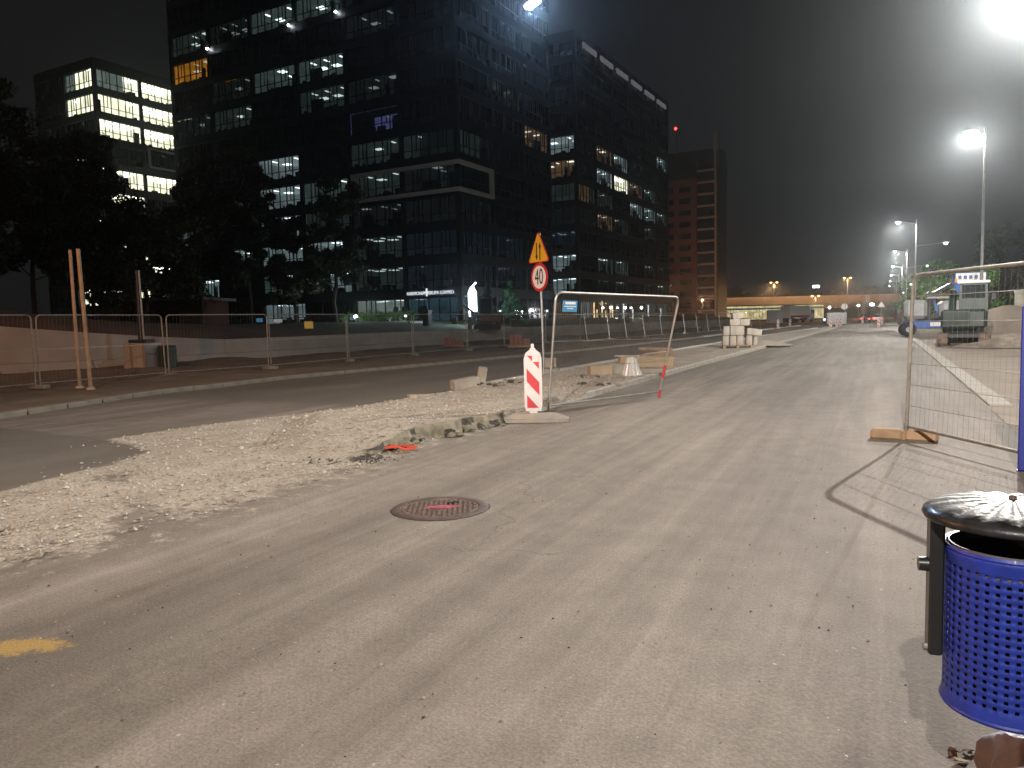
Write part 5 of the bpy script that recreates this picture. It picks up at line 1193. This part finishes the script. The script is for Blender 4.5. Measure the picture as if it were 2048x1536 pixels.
# ------------------------------------------------------------------ right side clutter
def barrier(px, py, label, rz=0):
    p = g(px, py); t = thing('plastic_barrier', label, 'barrier', (p.x, p.y, .02), rz)
    MB().prism([(-.35, 0), (.35, 0), (.22, .35), (.14, 1.35), (-.14, 1.35), (-.22, .35)], -.9, .9, 0, Matrix.Rotation(R(90), 4, 'X')).build('body', M['redplastic'], t); MB().box((-.28, 0, .55), (.12, .8, .25)).build('white_band', M['white'], t); MB().box((0, 0, 1.38), (.2, .5, .08)).build('top_lug', M['redplastic'], t)
barrier(1982, 656, 'red plastic road barrier beside the street lamp and the sand bank', R(15))
def heap(px, py, size, m, label, seed=0, name='sand_heap', cat='sand heap'):
    p = g(px, py); b = MB(); b.lathe([(0, 1), (.25, .86), (.5, .55), (.75, .22), (1, 0)], 28)
    b.v = [(x * size[0] * (1 + .2 * noise.noise(Vector((x * 2 + seed, y * 2, 0)))), y * size[1], max(-.05, z * size[2] * (1 + .35 * noise.noise(Vector((x * 3, y * 3, seed)))))) for x, y, z in b.v]
    o = b.build(name, m, None, True); o.location = (p.x, p.y, .02); tag(o, label, cat); return o
heap(2025, 664, (5.5, 4.0, 1.9), M['sand'], 'broad bank of yellow sand behind the red plastic barrier', 2)
heap(2040, 694, (2.6, 1.6, .55), M['rubble'], 'low heap of rubble and weeds in front of the sand bank', 5, 'rubble_heap', 'rubble')
p = g(2050, 660); t = thing('concrete_ring', 'pale concrete well ring standing on the sand bank', 'concrete ring', (p.x, p.y, .9)); MB().lathe([(.75, 0), (.75, 2.2), (.6, 2.2), (.6, 0)], 26).build('shell', M['concrete'], t, True); MB().lathe([(.77, 1.95), (.8, 1.97), (.8, 2.2), (.77, 2.22)], 26).build('lip', M['concrete'], t, True)
# green mesh screen fence along the far pavement
for i in range(8):
    y0_, y1_ = 62 + 7.5 * i, 69.3 + 7.5 * i; xx = 2.15 - .02 * i
    t = thing('screen_fence', 'green screened fence bay along the far pavement beside the street lamp row', 'fence', (xx, y0_, 0), 0, 'green screened fence bays')
    MB().box((0, (y1_ - y0_) / 2, .95), (.03, y1_ - y0_, 1.8)).build('screen', M['machgreen'], t); MB().tube((0, 0, 0), (0, 0, 2.0), .03, None, 6).build('post', M['lampsteel'], t); MB().tube((0, 0, 1.95), (0, y1_ - y0_, 1.95), .02, None, 6).build('top_rail', M['lampsteel'], t)
# gully grate in the road
p = g(1785, 662); t = thing('gully_grate', 'long dark gully grate across the road edge near the far guide boards', 'grate', (p.x, p.y, .01)); MB().box((0, 0, 0), (1.0, .5, .03)).build('frame', M['castiron'], t)
for k in range(9): MB().box((-.42 + .105 * k, 0, .018), (.05, .42, .015)).build('bar', M['darksteel'], t)
# green trees lit by the lamps, darker ones behind
TR = 'trees on the right of the road'
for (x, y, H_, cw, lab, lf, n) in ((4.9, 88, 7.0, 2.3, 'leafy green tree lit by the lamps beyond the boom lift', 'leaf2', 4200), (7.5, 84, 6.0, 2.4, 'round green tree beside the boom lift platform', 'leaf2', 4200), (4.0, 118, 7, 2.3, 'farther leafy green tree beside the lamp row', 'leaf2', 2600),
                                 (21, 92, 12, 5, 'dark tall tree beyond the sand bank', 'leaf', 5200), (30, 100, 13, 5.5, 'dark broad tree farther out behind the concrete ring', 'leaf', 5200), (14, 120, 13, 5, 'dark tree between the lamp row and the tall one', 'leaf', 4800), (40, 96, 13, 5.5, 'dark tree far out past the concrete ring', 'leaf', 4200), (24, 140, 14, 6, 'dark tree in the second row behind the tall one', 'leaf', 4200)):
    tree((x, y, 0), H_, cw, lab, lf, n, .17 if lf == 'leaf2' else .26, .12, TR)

# ------------------------------------------------------------------ far guide boards, signs, vehicles
for (px, py, lab) in ((1757, 656, 'striped guide board standing alone on the right of the far road'), (1764, 650, 'striped guide board behind the lone one on the right of the far road'), (1661, 657, 'striped guide board at the end of the median, first of three'), (1673, 656, 'striped guide board at the end of the median, middle of three'), (1680, 655, 'striped guide board at the end of the median, last of three'), (1556, 658, 'striped guide board on the far kerb of the left carriageway past the pallet'), (1580, 655, 'striped guide board on the far kerb, second past the pallet'), (1725, 648, 'striped guide board near the yellow road sign far down the road')):
    p = g(px, py); guide_board((p.x, p.y, 0), R(14), lab, False)
def far_sign(px, py, h, col, label, shape='round'):
    p = g(px, py); t = thing('road_sign', label, 'road sign', (p.x, p.y, 0), R(10)); MB().tube((0, .04, 0), (0, .04, h), .035, None, 6).build('pole', M['galv'], t)
    if shape == 'round': disc(MB(), .4, -.01, .01, h - .4).build('plate', M[col], t)
    else: MB().prism(rtri(1.0, h - .4), -.01, .01, 0, T_xz).build('plate', M[col], t)
T_xz = Matrix(((1, 0, 0, 0), (0, 0, 1, 0), (0, 1, 0, 0), (0, 0, 0, 1)))
far_sign(1727, 647, 4.6, 'yellow', 'yellow road sign far down the road before the overpass'); far_sign(1762, 648, 3.2, 'white', 'pale road sign above the guide boards far down the road', 'tri'); far_sign(1690, 652, 3.0, 'white', 'white road sign by the end of the median')
# site containers, lorry, cars
def crate(px, py, depth, d, m, label, name, cat):
    p = at(px, py, depth); t = thing(name, label, cat, (p.x, p.y, 0), R(8)); MB().bbox((0, 0, d[2] / 2 + .15), d, .05).build('shell', M[m], t)
    for k in range(6): MB().box((-d[0] / 2 + (k + .5) * d[0] / 6, -d[1] / 2 - .02, d[2] / 2 + .15), (.08, .05, d[2] - .3)).build('rib', M[m], t)
    for x in (-d[0] / 2 + .2, d[0] / 2 - .2): MB().box((x, 0, .07), (.3, d[1] - .2, .15)).build('skid', M['darksteel'], t)
crate(1672, 640, 110, (2.6, 2.2, 1.7), 'machgrey', 'white site tank beside the end of the median', 'site_tank', 'tank'); crate(1549, 632, 150, (3.0, 3, 2.6), 'machgrey', 'white site container before the yellow lit store', 'site_container', 'container')
def lorry(px, depth, label):
    p = at(px, 630, depth); t = thing('lorry', label, 'lorry', (p.x, p.y, 0), R(62))
    MB().bbox((0, 0, 2.35), (7.0, 2.5, 2.6), .06).build('box_body', M['white'], t); MB().box((0, -1.27, 1.35), (6.9, .04, .45)).build('red_stripe', M['redplastic'], t); cb = MB().bbox((4.7, 0, 1.75), (2.0, 2.4, 2.5), .25).build('cab', M['white'], t); MB().box((4.8, -1.21, 2.3), (1.2, .04, .8)).build('window', M['carglass'], cb)
    MB().box((.8, 0, .75), (9.0, 1.0, .3)).build('chassis', M['darksteel'], t)
    for x in (-2.3, -1.1, 4.6):
        for y in (-1.05, 1.05): MB().lathe([(0, -.15), (.5, -.15), (.5, .15), (0, .15)], 14, 0, (0, 0, 0), Matrix.Translation((x, y, .5)) @ Matrix.Rotation(R(90), 4, 'X')).build('wheel', M['tyre'], t)
lorry(1590, 165, 'white box lorry with a red stripe before the store and the overpass')
def car(pos, rz, col, label, lights='redlight', grp='cars far down the road'):
    t = thing('car', label, 'car', pos, rz, grp)
    T = Matrix.Rotation(R(90), 4, 'X')
    bd_ = MB().prism([(-2.1, .35), (2.1, .35), (2.15, .62), (2.0, .82), (1.2, .92), (-1.6, .95), (-2.1, .85)], -.86, .86, 0, T).build('body', M[col], t)
    MB().prism([(-1.75, .95), (1.1, .92), (.45, 1.42), (-1.2, 1.44)], -.74, .74, 0, T).build('cabin', M['carglass'], t); MB().box((-.4, 0, 1.45), (1.5, 1.3, .04)).build('roof', M[col], t)
    for x in (-1.3, 1.3):
        for y in (-.78, .78): MB().lathe([(0, -.1), (.31, -.1), (.31, .1), (0, .1)], 14, 0, (0, 0, 0), Matrix.Translation((x, y, .32)) @ T).build('wheel', M['tyre'], t)
    for y in (-.62, .62): MB().box((-2.13, y, .72), (.05, .34, .14)).build('tail_light' if lights == 'redlight' else 'head_light', M[lights], t)
for (x, y, lab, col, li, rz) in ((-2.6, 150, 'dark car with lit red tail lights in the near lane before the overpass', 'clad', 'redlight', 90), (-.6, 158, 'grey car with lit red tail lights queuing before the overpass', 'machgrey', 'redlight', 90), (-3.2, 176, 'red car with lit tail lights farther under the overpass', 'redplastic', 'redlight', 90), (-8.6, 150, 'car facing this way with lit headlights on the left carriageway', 'machgrey', 'whitelight', 270)):
    car((x, y, 0), R(rz if rz != 270 else 90), col, lab, li)
# flat work lamp mast under the overpass
for (px, py, dep, lab) in ((1744, 609, 150, 'bright site floodlight on a mast before the overpass'), (1717, 611, 170, 'smaller site floodlight on a mast by the yellow road sign'), (1659, 615, 150, 'site floodlight on a mast by the end of the median')):
    p = at(px, py, dep); t = thing('floodlight_mast', lab, 'floodlight', (p.x, p.y, 0)); MB().tube((0, .1, 0), (0, .1, p.z), .05, None, 6).build('mast', M['lampsteel'], t); s_ = .42 if px == 1744 else .22
    MB().bbox((0, .05, p.z), (s_ * 1.6, .12, s_), .03).build('lamp_housing', M['darksteel'], t); MB().box((0, -.03, p.z), (s_ * 1.4, .03, s_ * .85)).build('lamp_glass', M['lens'], t)
# ------------------------------------------------------------------ overpass
DB = 300; pL, pR = at(1395, 630, DB), at(2060, 620, DB); dB = (pR - pL); dB.z = 0; Lb = dB.length; ang = math.atan2(dB.y, dB.x)
t = thing('overpass', 'long concrete overpass with a parapet of panels lit orange crossing the road', 'bridge', (pL.x, pL.y, 0), ang); zb_, zg, zp = 4.3, 6.6, 9.0
MB().box((Lb / 2, 0, (zb_ + zg) / 2 - .4), (Lb, 8, zg - zb_ - .8)).build('girder', M['concrete'], t); MB().box((Lb / 2, 0, zg - .4), (Lb, 11, .8)).build('deck', M['concrete'], t)
npan = 44; pm = MB().bbox((0, 0, (zp - zg) / 2), (Lb / npan - .08, .16, zp - zg), .03).mesh('parapet_panel', M['slab'])
for k in range(npan): obj('parapet_panel', pm, t, ((k + .5) * Lb / npan, -5.35, zg + .002))
for k in range(9):
    x = Lb * (k + .5) / 9
    if 44 < x < 62: continue
    MB().bbox((x, 0, zb_ / 2), (1.0, 3.5, zb_), .15).build('pier', M['concrete'], t)
def sodium(px, py, dep, label, base, power=0):
    p = at(px, py, dep); t = thing('street_lamp', label, 'street lamp', (p.x, p.y, base), 0, 'orange lamps on the overpass'); h = p.z - base
    MB().tube((0, 0, 0), (0, 0, h), .12, .07, 8).build('pole', M['lampsteel'], t); MB().tube((-.9, 0, h + .1), (.9, 0, h + .1), .05, None, 6).build('arm', M['lampsteel'], t)
    for s_ in (-1, 1): hd = MB().bbox((s_ * 1.1, 0, h + .12), (.9, .4, .2), .06).build('lamp_head', M['lampsteel'], t); MB().lathe([(0, -.22), (.35, -.1), (.4, .0)], 12, 0, (s_ * 1.1, 0, h + .06)).build('lens', M['lensna'], hd)
    if power:
        lamp_light('sodium_light', (0, -2.2, h - .4), power, (1, .52, .22), t, .3, .3)
sodium(1548, 565, DB - 8, 'tall lamp with orange heads above the lit store on the overpass', 5, 150); sodium(1695, 556, DB - 8, 'tall lamp with orange heads on the overpass above the road', 5, 150); sodium(1838, 548, DB - 8, 'tall lamp with orange heads on the overpass above the green trees', 5, 110); sodium(1631, 592, DB - 22, 'shorter lamp with an orange head in front of the overpass parapet', 0, 70)
# yellow lit store below the overpass
p0, p1 = at(1438, 628, 262), at(1648, 628, 262); d = p1 - p0; d.z = 0; L_ = d.length; t = thing('store', 'long low store with yellow lit windows and a blue fascia stripe under the overpass', 'store', (p0.x, p0.y, 0), math.atan2(d.y, d.x))
M['storelit'] = emit('store_window_light', (1.0, .86, .45), .62, False, .55, .5); M['storeblue'] = emit('store_fascia', (.25, .42, .6), .10, False)
MB().box((L_ / 2, 5, 2.6), (L_, 9.5, 5.2)).build('wall', M['clad2'], t); MB().box((L_ / 2, 0.1, 4.2), (L_, .3, .45)).build('fascia', M['storeblue'], t); MB().box((L_ / 2, 4.9, 5.35), (L_ + .6, 10.4, .3)).build('roof', M['slab'], t)
nw = 18
for k in range(nw):
    if k in (11, 12): continue
    w = MB().box(((k + .5) * L_ / nw, .2, 2.2), (L_ / nw - .15, .12, 3.4)).build('window', M['storelit'], t); MB().box(((k + .5) * L_ / nw, .12, 2.2), (.07, .06, 3.4)).build('mullion', M['mull'], w)
    w2 = MB().box(((k + .5) * L_ / nw, .2, 4.8), (L_ / nw - .15, .12, .6)).build('window', M['storelit'], t)
# dark wooded ridge on the horizon
ridge = MB(); n_ = 160
for k in range(n_):
    a = lerp(R(-46), R(40), k / n_); r_ = 420 + 30 * noise.noise(Vector((k * .1, 0, 0))); h = 13 + 9 * noise.noise(Vector((k * .13, 4, 0))) + 4 * noise.noise(Vector((k * .6, 9, 0)))
    x, y = r_ * math.sin(a), r_ * math.cos(a)
    for q in range(16):
        s_ = random.uniform(2, 4.5); cx, cy_, cz = x + random.gauss(0, 3), y + random.gauss(0, 4), random.uniform(0, h)
        ridge.add([(cx - s_, cy_, cz), (cx, cy_ - s_ * .4, cz - s_ * .7), (cx + s_, cy_, cz + random.uniform(-1, 1)), (cx + random.uniform(-1, 1), cy_ + s_ * .4, cz + s_ * .8)], [(0, 1, 2, 3), (0, 3, 2, 1)][:1])
o = ridge.build('far_wood', M['leaf']); o['kind'] = 'stuff'
# lit advertising box on a mast above the wood
p = at(1632, 573, 390); t = thing('lit_billboard', 'small white lit billboard on a mast above the overpass', 'billboard', (p.x, p.y, 0)); MB().tube((0, 0, 0), (0, 0, p.z), .3, None, 8).build('mast', M['darksteel'], t); MB().bbox((0, 0, p.z), (3.2, .5, 1.3), .05).build('light_box', M['whitelight'], t)

# amber lamp on a short mast before the brown tower
for (px, py, dep, lab, pw) in ((1327, 577, 186, 'amber globe lamp at the far end of the long office block', 520), (1405, 600, 196, 'amber globe lamp at the foot of the brown tower', 420)):
    p = at(px, py, dep); t = thing('globe_lamp', lab, 'street lamp', (p.x, p.y, 0)); MB().tube((0, 0, 0), (0, 0, p.z - .3), .07, .05, 8).build('pole', M['darksteel'], t)
    MB().lathe([(0, .32), (.22, .22), (.32, 0), (.22, -.22), (0, -.32)], 12, 0, (0, 0, p.z)).build('globe', M['warmlight'], t, True)
    ld_ = bpy.data.lights.new('amber_light', 'POINT'); ld_.energy = pw; ld_.color = (1, .45, .22); ld_.shadow_soft_size = .3; o = bpy.data.objects.new('amber_light', ld_); COL.objects.link(o); o.parent = t; o.location = (.3, -.5, p.z)
# ------------------------------------------------------------------ night haze
HAZE = 0.00042
if HAZE:
    hm = bpy.data.materials.new('haze'); hm.use_nodes = True; tt = hm.node_tree; tt.nodes.clear(); oo = tt.nodes.new('ShaderNodeOutputMaterial'); pv = tt.nodes.new('ShaderNodeVolumePrincipled')
    pv.inputs['Color'].default_value = (.82, .93, 1.0, 1); pv.inputs['Density'].default_value = HAZE; pv.inputs['Anisotropy'].default_value = .9; tt.links.new(pv.outputs[0], oo.inputs['Volume'])
    hb = MB().box((0, 210, 40), (500, 560, 84.0)).build('haze', hm); hb['kind'] = 'stuff'
